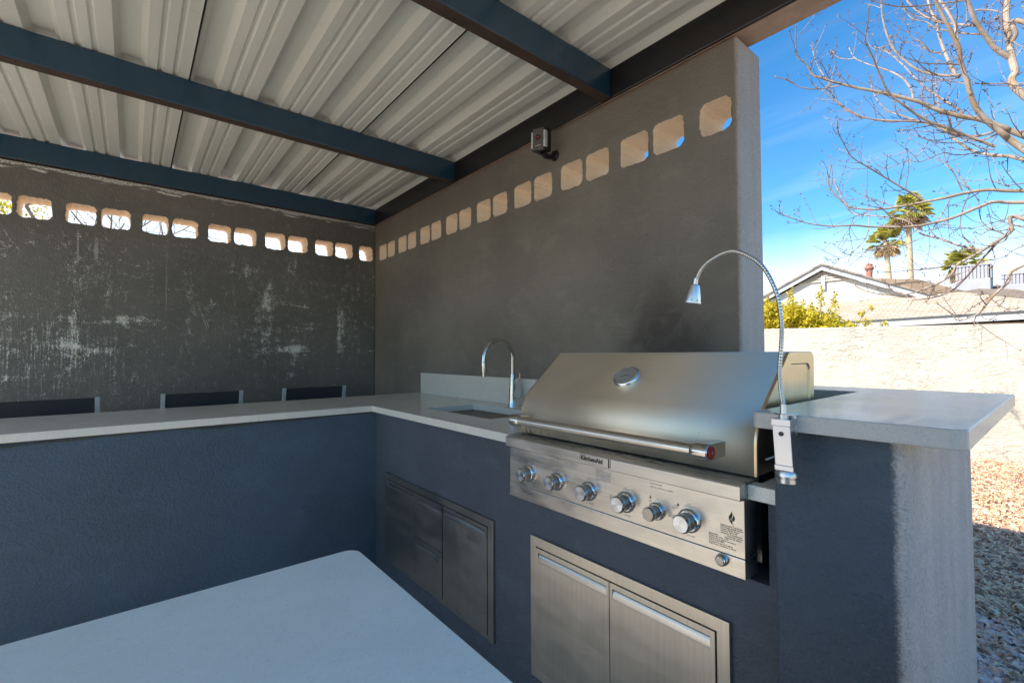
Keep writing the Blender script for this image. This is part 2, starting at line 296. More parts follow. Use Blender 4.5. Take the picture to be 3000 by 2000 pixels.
# ------------------------------------------------------------------ mesh helpers
class MB:
    def __init__(s): s.v = []; s.f = []; s.mi = []; s.cur = 0
    def add(s, vs, fs):
        o = len(s.v); s.v += [tuple(p) for p in vs]; s.f += [tuple(i + o for i in f) for f in fs]; s.mi += [s.cur] * len(fs); return s
    def box(s, x0, x1, y0, y1, z0, z1):
        return s.add([(x0, y0, z0), (x1, y0, z0), (x1, y1, z0), (x0, y1, z0), (x0, y0, z1), (x1, y0, z1), (x1, y1, z1), (x0, y1, z1)],
                     [(0, 3, 2, 1), (4, 5, 6, 7), (0, 1, 5, 4), (1, 2, 6, 5), (2, 3, 7, 6), (3, 0, 4, 7)])
    def prism(s, poly, a, b, ax='x'):
        n = len(poly); f = {'x': lambda p, t: (t, p[0], p[1]), 'y': lambda p, t: (p[0], t, p[1]), 'z': lambda p, t: (p[0], p[1], t)}[ax]
        return s.add([f(p, a) for p in poly] + [f(p, b) for p in poly], [tuple(range(n))[::-1], tuple(range(n, 2 * n))] + [(i, (i + 1) % n, (i + 1) % n + n, i + n) for i in range(n)])
    def tube(s, pts, rad, n=8, caps=True):
        pts = [Vector(p) for p in pts]; m = len(pts)
        if isinstance(rad, (int, float)): rad = [rad] * m
        t0 = (pts[1] - pts[0]).normalized(); u = t0.orthogonal().normalized(); vs = []; pt = t0
        for i, p in enumerate(pts):
            t = (pts[min(i + 1, m - 1)] - pts[max(i - 1, 0)])
            t = t.normalized() if t.length > 1e-9 else pt
            u = (u - t * u.dot(t)); u = u.normalized() if u.length > 1e-6 else t.orthogonal().normalized(); v = t.cross(u); pt = t
            for k in range(n):
                a = 2 * math.pi * k / n; vs.append(p + (u * math.cos(a) + v * math.sin(a)) * rad[i])
        fs = [(i * n + k, i * n + (k + 1) % n, (i + 1) * n + (k + 1) % n, (i + 1) * n + k) for i in range(m - 1) for k in range(n)]
        if caps: fs += [tuple(range(n))[::-1], tuple(range((m - 1) * n, m * n))]
        return s.add(vs, fs)
    def lathe(s, prof, c, ax=(0, 0, 1), n=32):
        ax = Vector(ax).normalized(); u = ax.orthogonal().normalized(); v = ax.cross(u); c = Vector(c); vs = []; m = len(prof)
        for r, h in prof:
            for k in range(n):
                a = 2 * math.pi * k / n; vs.append(c + ax * h + (u * math.cos(a) + v * math.sin(a)) * max(r, 1e-5))
        fs = [(i * n + k, i * n + (k + 1) % n, (i + 1) * n + (k + 1) % n, (i + 1) * n + k) for i in range(m - 1) for k in range(n)]
        fs += [tuple(range(n))[::-1], tuple(range((m - 1) * n, m * n))]
        return s.add(vs, fs)
    def build(s, name, mat, parent=None, smooth=False, bevel=0, loc=None, seg=2, angle=35, fix=True, solid=0):
        me = bpy.data.meshes.new(name)
        base = Vector((0, 0, 0)); p = parent
        while p is not None: base += p.location; p = p.parent
        off = Vector(loc) if loc is not None else base
        me.from_pydata([tuple(Vector(q) - off) for q in s.v], [], s.f)
        mats = mat if isinstance(mat, (list, tuple)) else [mat]
        for m_ in mats: me.materials.append(M[m_] if isinstance(m_, str) else m_)
        if len(mats) > 1: me.polygons.foreach_set('material_index', s.mi)
        if fix:
            b = bmesh.new(); b.from_mesh(me); bmesh.ops.recalc_face_normals(b, faces=b.faces[:]); b.to_mesh(me); b.free()
        if smooth: me.polygons.foreach_set('use_smooth', [True] * len(me.polygons)); me.set_sharp_from_angle(angle=R(angle))
        o = bpy.data.objects.new(name, me); C.objects.link(o)
        if parent is not None: o.parent = parent
        o.location = off - base if parent is not None else off
        if solid: md = o.modifiers.new('solid', 'SOLIDIFY'); md.thickness = solid; md.offset = 1
        if bevel: md = o.modifiers.new('bevel', 'BEVEL'); md.width = bevel; md.segments = seg; md.limit_method = 'ANGLE'; md.angle_limit = R(40); md.harden_normals = False
        return o
def tag(o, label=None, cat=None, group=None, kind=None):
    if label: o['label'] = label
    if cat: o['category'] = cat
    if group: o['group'] = group
    if kind: o['kind'] = kind
    return o
def thing(name, loc, label, cat, group=None):
    o = bpy.data.objects.new(name, None); C.objects.link(o); o.location = loc; o.empty_display_size = .1
    return tag(o, label, cat, group)
def kids(o): return [c for c in bpy.data.objects if c.parent == o]
def copy_tree(o, parent=None):
    c = o.copy(); C.objects.link(c); c.parent = parent
    for ch in list(kids(o)): copy_tree(ch, c)
    return c
def slab(name, outline, holes, a, b, mats, plane='xy', bevel=.003, parent=None, loc=None, hole_slot=None, jitter=0):
    """a plate with openings: 2D curve, filled and extruded"""
    cu = bpy.data.curves.new('tmp', 'CURVE'); cu.dimensions = '2D'; cu.fill_mode = 'BOTH'; cu.extrude = (b - a) / 2 - bevel; cu.bevel_depth = bevel; cu.bevel_resolution = 2; cu.offset = -bevel
    for poly in [outline] + holes:
        sp = cu.splines.new('POLY'); sp.points.add(len(poly) - 1)
        for i, p in enumerate(poly): sp.points[i].co = (p[0], p[1], 0, 1)
        sp.use_cyclic_u = True
    ob = bpy.data.objects.new('tmp', cu); C.objects.link(ob); dg = bpy.context.evaluated_depsgraph_get()
    me = bpy.data.meshes.new_from_object(ob.evaluated_get(dg)); bpy.data.objects.remove(ob); bpy.data.curves.remove(cu)
    mid = (a + b) / 2
    f = {'xy': lambda p: (p.x, p.y, mid + p.z), 'xz': lambda p: (p.x, mid + p.z, p.y), 'yz': lambda p: (mid + p.z, p.x, p.y)}[plane]
    base = Vector((0, 0, 0)); pp = parent
    while pp is not None: base += pp.location; pp = pp.parent
    off = Vector(loc) if loc is not None else base
    bm = bmesh.new(); bm.from_mesh(me); bmesh.ops.remove_doubles(bm, verts=bm.verts[:], dist=1e-5)
    for v in bm.verts: v.co = Vector(f(v.co)) - off
    bmesh.ops.recalc_face_normals(bm, faces=bm.faces[:])
    me2 = bpy.data.meshes.new(name); bm.to_mesh(me2); bm.free(); bpy.data.meshes.remove(me)
    mats = mats if isinstance(mats, (list, tuple)) else [mats]
    for m_ in mats: me2.materials.append(M[m_])
    if hole_slot:
        nax = {'xy': 2, 'xz': 1, 'yz': 0}[plane]
        for p in me2.polygons:
            cc = p.center + off
            p.material_index = 1 if (abs(p.normal[nax]) < .5 and hole_slot(cc)) else 0
    else:
        for p in me2.polygons: p.material_index = 0
    me2.polygons.foreach_set('use_smooth', [False] * len(me2.polygons))
    o = bpy.data.objects.new(name, me2); C.objects.link(o)
    if parent is not None: o.parent = parent
    o.location = off - base if parent is not None else off
    return o
def rrect(x0, x1, y0, y1, r, n=5, jit=0):
    pts = []
    for cx, cy, a0 in ((x1 - r, y1 - r, 0), (x0 + r, y1 - r, 90), (x0 + r, y0 + r, 180), (x1 - r, y0 + r, 270)):
        for k in range(n + 1): a = R(a0 + 90 * k / n); pts.append((cx + r * math.cos(a), cy + r * math.sin(a)))
    if jit:
        out = []
        for i, p in enumerate(pts):
            q = pts[(i + 1) % len(pts)]; out.append(p)
            d = math.hypot(q[0] - p[0], q[1] - p[1])
            if d > .03:
                k = int(d / .014)
                for j in range(1, k): out.append((p[0] + (q[0] - p[0]) * j / k, p[1] + (q[1] - p[1]) * j / k))
        pts = [(p[0] + random.gauss(0, jit), p[1] + random.gauss(0, jit)) for p in out]
    return pts
def roundpoly(pts, rads, n=6):
    out = []; m = len(pts)
    for i in range(m):
        p = Vector(pts[i]); a = Vector(pts[i - 1]); b = Vector(pts[(i + 1) % m]); r = rads[i]
        if r <= 0: out.append(tuple(p)); continue
        da = (a - p).normalized(); db = (b - p).normalized(); ang = da.angle(db); t = min(r / math.tan(ang / 2), (a - p).length * .49, (b - p).length * .49); r = t * math.tan(ang / 2)
        bis = (da + db).normalized(); cc = p + bis * (r / math.sin(ang / 2)); s0 = p + da * t - cc; s1 = p + db * t - cc
        a0 = math.atan2(s0.y, s0.x); a1 = math.atan2(s1.y, s1.x); d = (a1 - a0 + math.pi) % (2 * math.pi) - math.pi
        for k in range(n + 1): aa = a0 + d * k / n; out.append((cc.x + r * math.cos(aa), cc.y + r * math.sin(aa)))
    return out
def bez(pts, n=8):
    """Catmull-Rom through points (any dimension)"""
    P = [Vector(p) for p in pts]; out = []
    for i in range(len(P) - 1):
        p0 = P[max(i - 1, 0)]; p1 = P[i]; p2 = P[i + 1]; p3 = P[min(i + 2, len(P) - 1)]
        for k in range(n):
            t = k / n; out.append(.5 * ((2 * p1) + (p2 - p0) * t + (2 * p0 - 5 * p1 + 4 * p2 - p3) * t * t + (3 * p1 - p0 - 3 * p2 + p3) * t ** 3))
    out.append(P[-1]); return out
def text(name, s, size, loc, mat, parent, bold=0, depth=.0002, align='LEFT', rot=0, line=1.0, facing='-y'):
    cu = bpy.data.curves.new('tmp', 'FONT'); cu.body = s; cu.size = size; cu.extrude = depth; cu.offset = bold; cu.align_x = align; cu.space_line = line; cu.resolution_u = 3
    ob = bpy.data.objects.new('tmp', cu); C.objects.link(ob); dg = bpy.context.evaluated_depsgraph_get()
    me = bpy.data.meshes.new_from_object(ob.evaluated_get(dg)); bpy.data.objects.remove(ob); me.materials.clear(); me.materials.append(M[mat])
    me.transform(Matrix.Rotation(R(90), 4, 'X') @ Matrix.Rotation(R(rot), 4, 'Z'))
    o = bpy.data.objects.new(name, me); C.objects.link(o); o.parent = parent
    base = Vector((0, 0, 0)); pp = parent
    while pp is not None: base += pp.location; pp = pp.parent
    o.location = Vector(loc) - base; return o

# ================================================================== the setting
FZ = -1.31
g = MB(); g.add([(-60, -60, FZ - .012), (60, -60, FZ - .012), (60, 90, FZ - .012), (-60, 90, FZ - .012)], [(0, 1, 2, 3)]); tag(g.build('ground', 'gravel_base', fix=False), kind='structure')
g = MB(); g.box(-.35, 4.9, -6.5, .21, FZ - .008, FZ); tag(g.build('patio_floor', 'concrete', bevel=.004), kind='structure')

# --- the two block walls with their rows of open cells
PT = .4064
HZ0, HZ1 = .905, 1.043
holes = []
for k in range(9):
    x = .09 + PT * k
    holes.append(rrect(x, x + .155, HZ0, HZ1, .025, 5, .0014))
    if k < 8: holes.append(rrect(x + .184, x + .332, HZ0, HZ1, .025, 5, .0014))
holes[-1] = rrect(3.345, 3.473, HZ0, HZ1, .030, 4, .0022)
out = roundpoly([(-.25, FZ), (3.505, FZ), (3.505, 1.266), (-.25, 1.266)], [0, 0, .02, 0], 4)
inh = lambda c: HZ0 - .012 < c.z < HZ1 + .012 and c.x < 3.49
o = slab('perforated_wall', out, holes, 0, .212, ['wall_soot', 'raw'], 'xz', .010, loc=(0, 0, FZ), hole_slot=inh)
tag(o, 'brown-grey stucco block wall with a row of open cells behind the grill and sink', 'wall')
holes = [rrect(-.158, -.03, HZ0 + .002, HZ1, .026, 4, .002)]
for k in range(8):
    y = -.227 - PT * k
    holes.append(rrect(y - .158, y, HZ0 + .002, HZ1, .028, 4, .002)); holes.append(rrect(y - .337, y - .184, HZ0 + .002, HZ1, .028, 4, .002))
out = [(-3.75, FZ), (-.001, FZ), (-.001, 1.262), (-3.75, 1.262)]
o = slab('perforated_wall', out, holes, -.205, 0, ['wall_stained', 'raw'], 'yz', .008, loc=(0, 0, FZ), hole_slot=lambda c: HZ0 - .01 < c.z < HZ1 + .012)
tag(o, 'dark stucco block wall blotched with white mineral stains behind the bar stools', 'wall')

# --- patio roof: sheets, beams
RZ = 1.427
roof = thing('patio_roof', (2, -2, RZ), 'ribbed pale metal patio roof carried on dark steel beams', 'roof')
def major(c): return [(c + .0605, RZ), (c + .036, RZ + .042), (c - .036, RZ + .042), (c - .0605, RZ)]
def minors(c): return [(c - o_ - d_, RZ + zz) for o_ in (.128, .1735 + .0155) for d_, zz in ((-.0125, 0), (-.005, .011), (.005, .011), (.0125, 0))]
X0, X1 = -.17, 4.78
for pn in range(5):
    c0 = .2555 - .9045 * pn                             # rib on which this sheet laps
    prof = major(c0) + [(c0 - .067, RZ)] if pn == 0 else [(c0 - .0725, RZ - .004), (c0 - .072, RZ)]
    for j in range(3): prof += minors(c0 - .3015 * j) + major(c0 - .3015 * (j + 1))
    ce = c0 - .9045
    prof += [(ce - .066, RZ), (ce - .067, RZ + .0065), (ce - .088, RZ + .0085)]
    m_ = MB(); n = len(prof)
    m_.add([(X0, p[0], p[1]) for p in prof] + [(X1, p[0], p[1]) for p in prof], [(i, i + 1, i + 1 + n, i + n) for i in range(n - 1)])
    rp = m_.build('roof_panel', 'roof', roof, fix=False, solid=.0009)
    if pn < 4: m_ = MB(); m_.box(X0, X1, ce - .0725, ce - .0655, RZ - .007, RZ - .0045); m_.build('lap_shade_strip', 'dark_gap', rp)  # dark strip stands in for the shadow gap at the sheet lap
def beam(p0, p1, z0, z1, thick_dir, width, mat, fl, name='beam'):
    m_ = MB()
    (xa, ya), (xb, yb) = p0, p1
    m_.box(min(xa, xb), max(xa, xb), min(ya, yb), max(ya, yb), z0 + .004, z1)
    b_ = m_.build(name, mat, roof, bevel=.005)
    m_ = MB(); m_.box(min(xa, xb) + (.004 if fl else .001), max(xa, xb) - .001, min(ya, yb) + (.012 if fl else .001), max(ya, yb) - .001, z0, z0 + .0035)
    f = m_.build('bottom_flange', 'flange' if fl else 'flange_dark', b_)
    return b_
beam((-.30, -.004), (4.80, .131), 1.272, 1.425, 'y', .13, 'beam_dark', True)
beam((-.15, -4.15), (-.001 + .001, -.0055), 1.272, 1.4245, 'x', .1, 'beam', False)
for xr in (1.447, 2.886, 4.325): beam((xr - .055, -4.15), (xr, -.0055), 1.276, 1.424, 'x', .05, 'beam', False)
beam((-.30, -4.27), (4.80, -4.155), 1.272, 1.4225, 'y', .13, 'beam_dark', False)

m_ = MB(); m_.box(4.62, 4.76, -4.27, -4.155, FZ, 1.271); tag(m_.build('steel_post', 'beam', loc=(4.69, -4.2, FZ), bevel=.006), 'dark square steel post under the far front corner of the patio roof', 'post')

# ================================================================== masonry bases
ZC, ZB = -.312, -.3475
prof = roundpoly([(1.572, FZ), (3.8835, FZ), (3.8835, ZB - .0005), (3.849, ZB - .0005), (3.849, -.552), (2.925, -.545), (2.925, ZB - .0005), (1.572, ZB - .0005)], [0] * 8)
o = slab('kitchen_wall', prof, [], -.66, -.55, ['base'], 'xz', .002, loc=(2.7, -.6, FZ)); tag(o, 'dark stucco base wall, blue light in its colour, under the sink and grill', 'wall')
m_ = MB(); m_.box(1.36, 1.570, -3.35, -.655, FZ, ZB - .0005); m_.box(1.36, 1.570, -.655, -.003, FZ, ZB - .0005)
m_ = MB(); m_.box(1.36, 1.5715, -3.35, -.003, FZ, ZB - .0005); tag(m_.build('bar_wall', 'base_bar', loc=(1.46, -1.6, FZ), bevel=.004), 'long dark stucco wall, blue light in its colour, carrying the bar countertop', 'wall')
out = roundpoly([(3.885, -.72), (4.117, -.72), (4.117, .16), (3.506, .16), (3.506, .035), (3.885, .035)], [.012, .022, .03, 0, 0, 0], 5)
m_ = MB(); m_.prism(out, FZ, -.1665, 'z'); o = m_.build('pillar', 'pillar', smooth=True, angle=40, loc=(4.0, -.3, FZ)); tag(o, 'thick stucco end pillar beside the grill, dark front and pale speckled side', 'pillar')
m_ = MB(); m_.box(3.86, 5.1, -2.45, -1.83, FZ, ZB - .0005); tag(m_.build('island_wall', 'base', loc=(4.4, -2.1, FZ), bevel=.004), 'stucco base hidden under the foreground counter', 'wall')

# ================================================================== countertops
ct = thing('countertop', (1.4, -.6, ZC), 'long pale grey quartz bar and sink countertop with backsplash', 'countertop')
sinkhole = rrect(1.920, 2.532, -.500, -.170, .012, 4)
slab('slab', roundpoly([(.882, -1.3105), (1.591, -1.3105), (1.591, -.695), (2.909, -.695), (2.909, -.002), (.882, -.002)], [0, 0, 0, .006, 0, 0], 4), [sinkhole], ZB, ZC, ['quartz'], 'xy', .0025, parent=ct)
slab('slab', [(.882, -3.45), (1.591, -3.45), (1.591, -1.3117), (.882, -1.3117)], [], ZB, ZC, ['quartz'], 'xy', .0025, parent=ct)
m_ = MB(); m_.box(.957, 2.95, -.022, -.0025, ZC + .0005, -.148); m_.build('backsplash', 'quartz', ct, bevel=.0015)
o = slab('countertop', roundpoly([(3.812, -.70), (3.8835, -.70), (3.8835, .03), (3.835, .03), (3.835, -.66), (3.812, -.66)], [.006, 0, 0, 0, 0, 0], 4), [], ZB, ZC, ['quartz'], 'xy', .003, loc=(3.85, -.4, ZC)); tag(o, 'narrow strip of quartz counter between the grill and the pillar', 'countertop')
out = roundpoly([(3.861, -.766), (4.206, -.766), (4.206, .255), (3.5065, .255), (3.5065, .040), (3.861, .040)], [.012, .022, .006, 0, 0, .0], 6)
o = slab('countertop', out, [], -.1655, -.130, ['quartz_grey'], 'xy', .003, loc=(4.0, -.3, -.13)); tag(o, 'raised L-shaped quartz top on the end pillar right of the grill', 'countertop')
out = roundpoly([(3.571, -2.75), (5.3, -2.75), (5.3, -1.549), (3.571, -1.549)], [.02, .02, .02, .022], 6)
o = slab('countertop', out, [], ZB, ZC, ['quartz_sky_lit'], 'xy', .0022, loc=(4.4, -2.1, ZC)); tag(o, 'mottled quartz island top, blue skylight in its colour, filling the near foreground', 'countertop')

# ================================================================== cable under the bar edge
cb = thing('cable', (1.58, -1.6, ZB), 'thin olive cables sagging below the front edge of the bar countertop', 'cable')
for (ph, am, rr, pts) in ((0, .002, .0026, [(-3.3, -.352), (-2.23, -.350), (-2.03, -.356), (-1.74, -.352), (-1.67, -.351), (-1.53, -.3635), (-1.38, -.362), (-1.13, -.354), (-.9, -.353), (-.7, -.353)]),
                          (1, .002, .0022, [(-3.3, -.358), (-2.3, -.362), (-2.05, -.361), (-1.8, -.356), (-1.6, -.353), (-1.45, -.357), (-1.2, -.358), (-1.05, -.352), (-.7, -.355)]),
                          (2, .002, .0018, [(-3.3, -.366), (-2.4, -.372), (-2.2, -.366), (-2.0, -.353), (-1.5, -.3525), (-1.1, -.3605), (-.95, -.353), (-.7, -.3515)])):
    m_ = MB(); m_.tube(bez([(1.5755 + rr + ph * .001, y, z) for y, z in pts], 8), rr, 6); m_.build('strand', 'cable', cb, smooth=True)
m_ = MB(); m_.box(1.572, 1.583, -2.03, -2.024, -.366, -.348); m_.build('clip', 'cable', cb)

# ================================================================== sink and faucet
sk = thing('sink', (2.22, -.335, ZB), 'rectangular undermount steel sink sunk in the countertop', 'sink')
m_ = MB(); rings = [(rrect(1.926, 2.526, -.494, -.176, .014, 4), ZB), (rrect(1.926, 2.526, -.494, -.176, .014, 4), -.50), (rrect(1.94, 2.512, -.48, -.19, .02, 4), -.523), (rrect(2.17, 2.27, -.385, -.285, .045, 4), -.53)]
vs = [(p[0], p[1], z) for r_, z in rings for p in r_]; n = len(rings[0][0])
m_.add(vs, [(i * n + k, i * n + (k + 1) % n, (i + 1) * n + (k + 1) % n, (i + 1) * n + k) for i in range(3) for k in range(n)] + [tuple(range(3 * n, 4 * n))])
m_.build('basin', 'steel_sink', sk, smooth=True, angle=30, fix=False, solid=-.0015)
m_ = MB(); m_.lathe([(.0, .004), (.036, .004), (.045, .006), (.045, .0), (.0, .0)], (2.22, -.335, -.5275), n=28); m_.build('drain', 'chrome', sk, smooth=True)

FX, FY = 2.208, -.088
fc = thing('faucet', (FX, FY, ZC), 'tall brushed nickel gooseneck pull-down faucet behind the sink', 'faucet')
m_ = MB(); m_.lathe([(.0, 0), (.0275, 0), (.0275, .003), (.0262, .006), (.0245, .05), (.0215, .10), (.0178, .16), (.0150, .194), (.0146, .1965), (.0140, .1965), (0, .1965)], (FX, FY, ZC), n=36); body = m_.build('body', 'nickel', fc, smooth=True)
arc = [(FX, FY, -.1145), (FX, FY, -.02)] + [(FX, FY - .1055 + .1055 * math.cos(a), -.026 + .1055 * math.sin(a)) for a in [R(t) for t in range(6, 175, 8)]] + [(FX, FY - .2125, -.045)]
m_ = MB(); m_.tube(arc, .0125, 20); m_.build('neck', 'nickel', fc, smooth=True)
m_ = MB(); m_.lathe([(0, 0), (.0135, 0), (.0138, -.002), (.0165, -.078), (.0160, -.081), (.012, -.082), (0, -.082)], (FX, FY - .2125, -.0465), (0, -.06, 1), n=28); m_.build('spray_head', 'nickel', fc, smooth=True)
m_ = MB(); m_.lathe([(0, .0), (.0165, .0), (.0165, .018), (.0150, .024), (0, .024)], (FX + .012, FY, -.238), (1, 0, 0), n=28); hub = m_.build('handle_hub', 'nickel', fc, smooth=True)
m_ = MB()
tp = [(-.017, .0), (-.0165, .012), (-.011, .035), (-.0065, .060), (-.004, .085), (.004, .085), (.0065, .060), (.011, .035), (.0165, .012), (.017, 0), (.013, -.012), (.005, -.0175), (-.005, -.0175), (-.013, -.012)]
vs = [(FX + .037 + max(0, b) * .28, FY + a * 1.5, -.238 + b * 1.15) for a, b in tp]; vs2 = [(x + .004, y, z) for x, y, z in vs]; n = len(tp)
m_.add(vs + vs2, [tuple(range(n))[::-1], tuple(range(n, 2 * n))] + [(i, (i + 1) % n, (i + 1) % n + n, i + n) for i in range(n)])
m_.build('lever', 'alu', fc, smooth=True, angle=50)
m_ = MB(); m_.tube([(FX + .0595, FY, -.158), (FX + .066, FY, -.130), (FX + .0675, FY, -.110)], [.0045, .004, .0035], 10); m_.build('lever_tip', 'nickel', fc, smooth=True)

# ================================================================== built-in grill
gr = thing('gas_grill', (3.39, -.5, -.53), 'stainless steel built-in gas grill with closed hood and six knobs', 'grill')
gx0, gx1 = 2.953, 3.821
m_ = MB(); m_.box(gx0 + .02, gx1 - .012, -.60, -.22, -.528, -.303); m_.build('firebox', 'steel_dark', gr)
lidp = [(-.665, -.300), (-.662, -.178), (-.452, .0035), (-.262, .0035), (-.275, -.300)]
lr = [0, .11, .028, .022, 0]
lp = roundpoly(lidp, lr, 10); lx0, lx1 = 2.953, 3.829
m_ = MB(); n = len(lp)
m_.add([(lx0 + .006, *p) for p in lp] + [(lx1 - .008, *p) for p in lp], [(i, (i + 1) % n, (i + 1) % n + n, i + n) for i in range(n - 1)])
lid = m_.build('hood', 'steel_lid', gr, smooth=True, angle=30, solid=-.0012)
def inset(poly, d):
    c = Vector((sum(p[0] for p in poly) / len(poly), sum(p[1] for p in poly) / len(poly))); m = len(poly); outp = []
    for i in range(m):
        p = Vector(poly[i]); a = Vector(poly[i - 1]); b = Vector(poly[(i + 1) % m]); n1 = (p - a).normalized(); n2 = (b - p).normalized()
        q1 = Vector((-n1.y, n1.x)); q2 = Vector((-n2.y, n2.x))
        if (c - p).dot(q1) < 0: q1 = -q1
        if (c - p).dot(q2) < 0: q2 = -q2
        bi = (q1 + q2).normalized(); outp.append(tuple(p + bi * d / max(.5, bi.dot(q1))))
    return outp
for side in (-1, 1):
    xo = lx1 if side > 0 else lx0; s_ = side
    outer = roundpoly(lidp, lr, 8)
    inner = roundpoly(inset(lidp, .033), [.02, .06, .02, .02, .02], 8); inner2 = roundpoly(inset(lidp, .036), [.02, .06, .02, .02, .02], 8)
    outer_c = outer
    m_ = MB()
    # rounded lip that turns onto the hood skin
    e2 = inset(outer, .004) if False else [(p[0] * .992 - .0035, p[1] * .985 - .002) for p in outer]
    no = len(outer)
    m_.add([(xo - s_ * .008, *p) for p in outer] + [(xo - s_ * .002, *[a for a in p]) for p in outer] + [(xo, *p) for p in e2], [(i, (i + 1) % no, (i + 1) % no + no, i + no) for i in range(no)] + [(i + no, (i + 1) % no + no, (i + 1) % no + 2 * no, i + 2 * no) for i in range(no)])
    # flat face with a pressed-in field
    bm = bmesh.new()
    def ring(pts, x): return [bm.verts.new((x, *p)) for p in pts]
    ro = ring(e2, xo); ri = ring(inner, xo); r2 = ring(inner2, xo - s_ * .004)
    eo = [bm.edges.new((ro[i], ro[(i + 1) % len(ro)])) for i in range(len(ro))]; ei = [bm.edges.new((ri[i], ri[(i + 1) % len(ri)])) for i in range(len(ri))]
    bmesh.ops.triangle_fill(bm, edges=eo + ei, use_beauty=True)
    for i in range(len(ri)): bm.faces.new((ri[i], ri[(i + 1) % len(ri)], r2[(i + 1) % len(ri)], r2[i]))
    bm.faces.new(r2); bm.verts.index_update()
    m_.add([tuple(v.co) for v in bm.verts], [tuple(v.index for v in f.verts) for f in bm.faces]); bm.free()
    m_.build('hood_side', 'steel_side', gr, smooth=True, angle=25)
# shelf lip, control panel, lower strip
m_ = MB(); m_.prism(roundpoly([(-.64, -.3045), (-.737, -.3075), (-.741, -.312), (-.741, -.345), (-.64, -.345)], [0, .0, .003, .003, 0], 3), gx0, gx1, 'x'); m_.build('front_shelf', 'steel_shelf', gr, bevel=.0008)
m_ = MB(); m_.box(gx0, gx1, -.7195, -.655, -.4835, -.347); m_.build('control_panel', 'steel_x', gr, bevel=.0012)
m_ = MB(); m_.box(gx0, gx1 + .001, -.7215, -.655, -.5305, -.4845); m_.build('drip_tray_front', 'steel_x', gr, bevel=.0012)
m_ = MB(); m_.box(gx0 + .03, gx1 - .03, -.655, -.645, -.545, -.5305); m_.build('lower_lip', 'dark_gap', gr)
# handle
hz, hy = -.243, -.742
m_ = MB(); m_.tube([(3.03, hy, hz), (3.715, hy, hz)], .0158, 28); hd = m_.build('handle', 'steel_x', gr, smooth=True)
for s_, xe in ((-1, 2.995), (1, 3.752)):
    m_ = MB(); m_.lathe([(0, 0), (.0185, 0), (.0208, .003), (.0208, .034), (.0185, .044), (.0172, .047), (0, .047)], (xe, hy, hz), (-s_, 0, 0), n=28); m_.build('handle_collar', 'nickel', hd, smooth=True)
    m_ = MB(); m_.prism(roundpoly([(hy - .002, hz - .020), (hy - .002, hz + .020), (-.662, hz + .0185), (-.662, hz - .0185)], [.012, .012, 0, 0], 5), xe - s_ * .001, xe - s_ * .024, 'x'); m_.build('handle_bracket', 'nickel', hd, bevel=.001)
m_ = MB(); m_.lathe([(0, 0), (.0158, 0), (.0158, .0018), (.0148, .0026), (0, .0026)], (3.7522, hy + .003, hz), (1, 0, 0), n=28); md_ = m_.build('medallion', 'red', hd, smooth=True)
m_ = MB(); m_.lathe([(0, .0026), (.0036, .0026), (.0036, .0032), (.0, .0032)], (3.7522, hy + .003, hz), (1, 0, 0), n=16); m_.build('medallion_ring', 'alu', hd)
# thermometer on the sloping face
nrm = Vector((0, -(.0035 + .178), (-.452 + .662))).normalized(); nrm = Vector((0, -.654, .756))
tc0 = Vector((3.372, -.5535, -.0845))
m_ = MB(); m_.lathe([(0, -.004), (.040, -.004), (.0465, .0), (.0475, .007), (.0455, .015), (.0405, .0185), (.0395, .0185), (.0385, .0155), (0, .0155)], tc0, nrm, n=44); th = m_.build('thermometer', 'chrome', gr, smooth=True, angle=60)
m_ = MB(); m_.lathe([(0, .0158), (.0384, .0158), (.0384, .0162), (0, .0162)], tc0, nrm, n=36); m_.build('dial', 'dial', th)
m_ = MB(); m_.lathe([(0, .0172), (.0392, .0172), (.0392, .0180), (.024, .0190), (0, .0194)], tc0, nrm, n=36); m_.build('glass_cover', 'glass', th, smooth=True)
sl_ = Vector((0, nrm.z, -nrm.y)); q = tc0 + nrm * .0167
m_ = MB(); m_.tube([q + Vector((-.018, 0, 0)) - sl_ * .008, q + Vector((.012, 0, 0)) + sl_ * .004], .0007, 5); m_.build('needle', 'red', th)
# badge
m_ = MB(); m_.box(3.326, 3.446, -.7445, -.7405, -.3385, -.3105); bd = m_.build('badge', 'steel_x', gr, bevel=.0008)
m_ = MB(); m_.box(3.440, 3.4445, -.7452, -.7444, -.3375, -.3115); m_.build('badge_bar', 'print', bd)
for q in ((3.329, 3.437, -.3128, -.3122), (3.329, 3.437, -.3372, -.3366), (3.329, 3.3296, -.3366, -.3128)):
    m_ = MB(); m_.box(q[0], q[1], -.7449, -.7444, q[2], q[3]); m_.build('badge_line', 'print_grey', bd)
text('lettering', 'KitchenAid', .0190, (3.3335, -.7449, -.3292), 'print', bd, bold=.0005, depth=.0004)
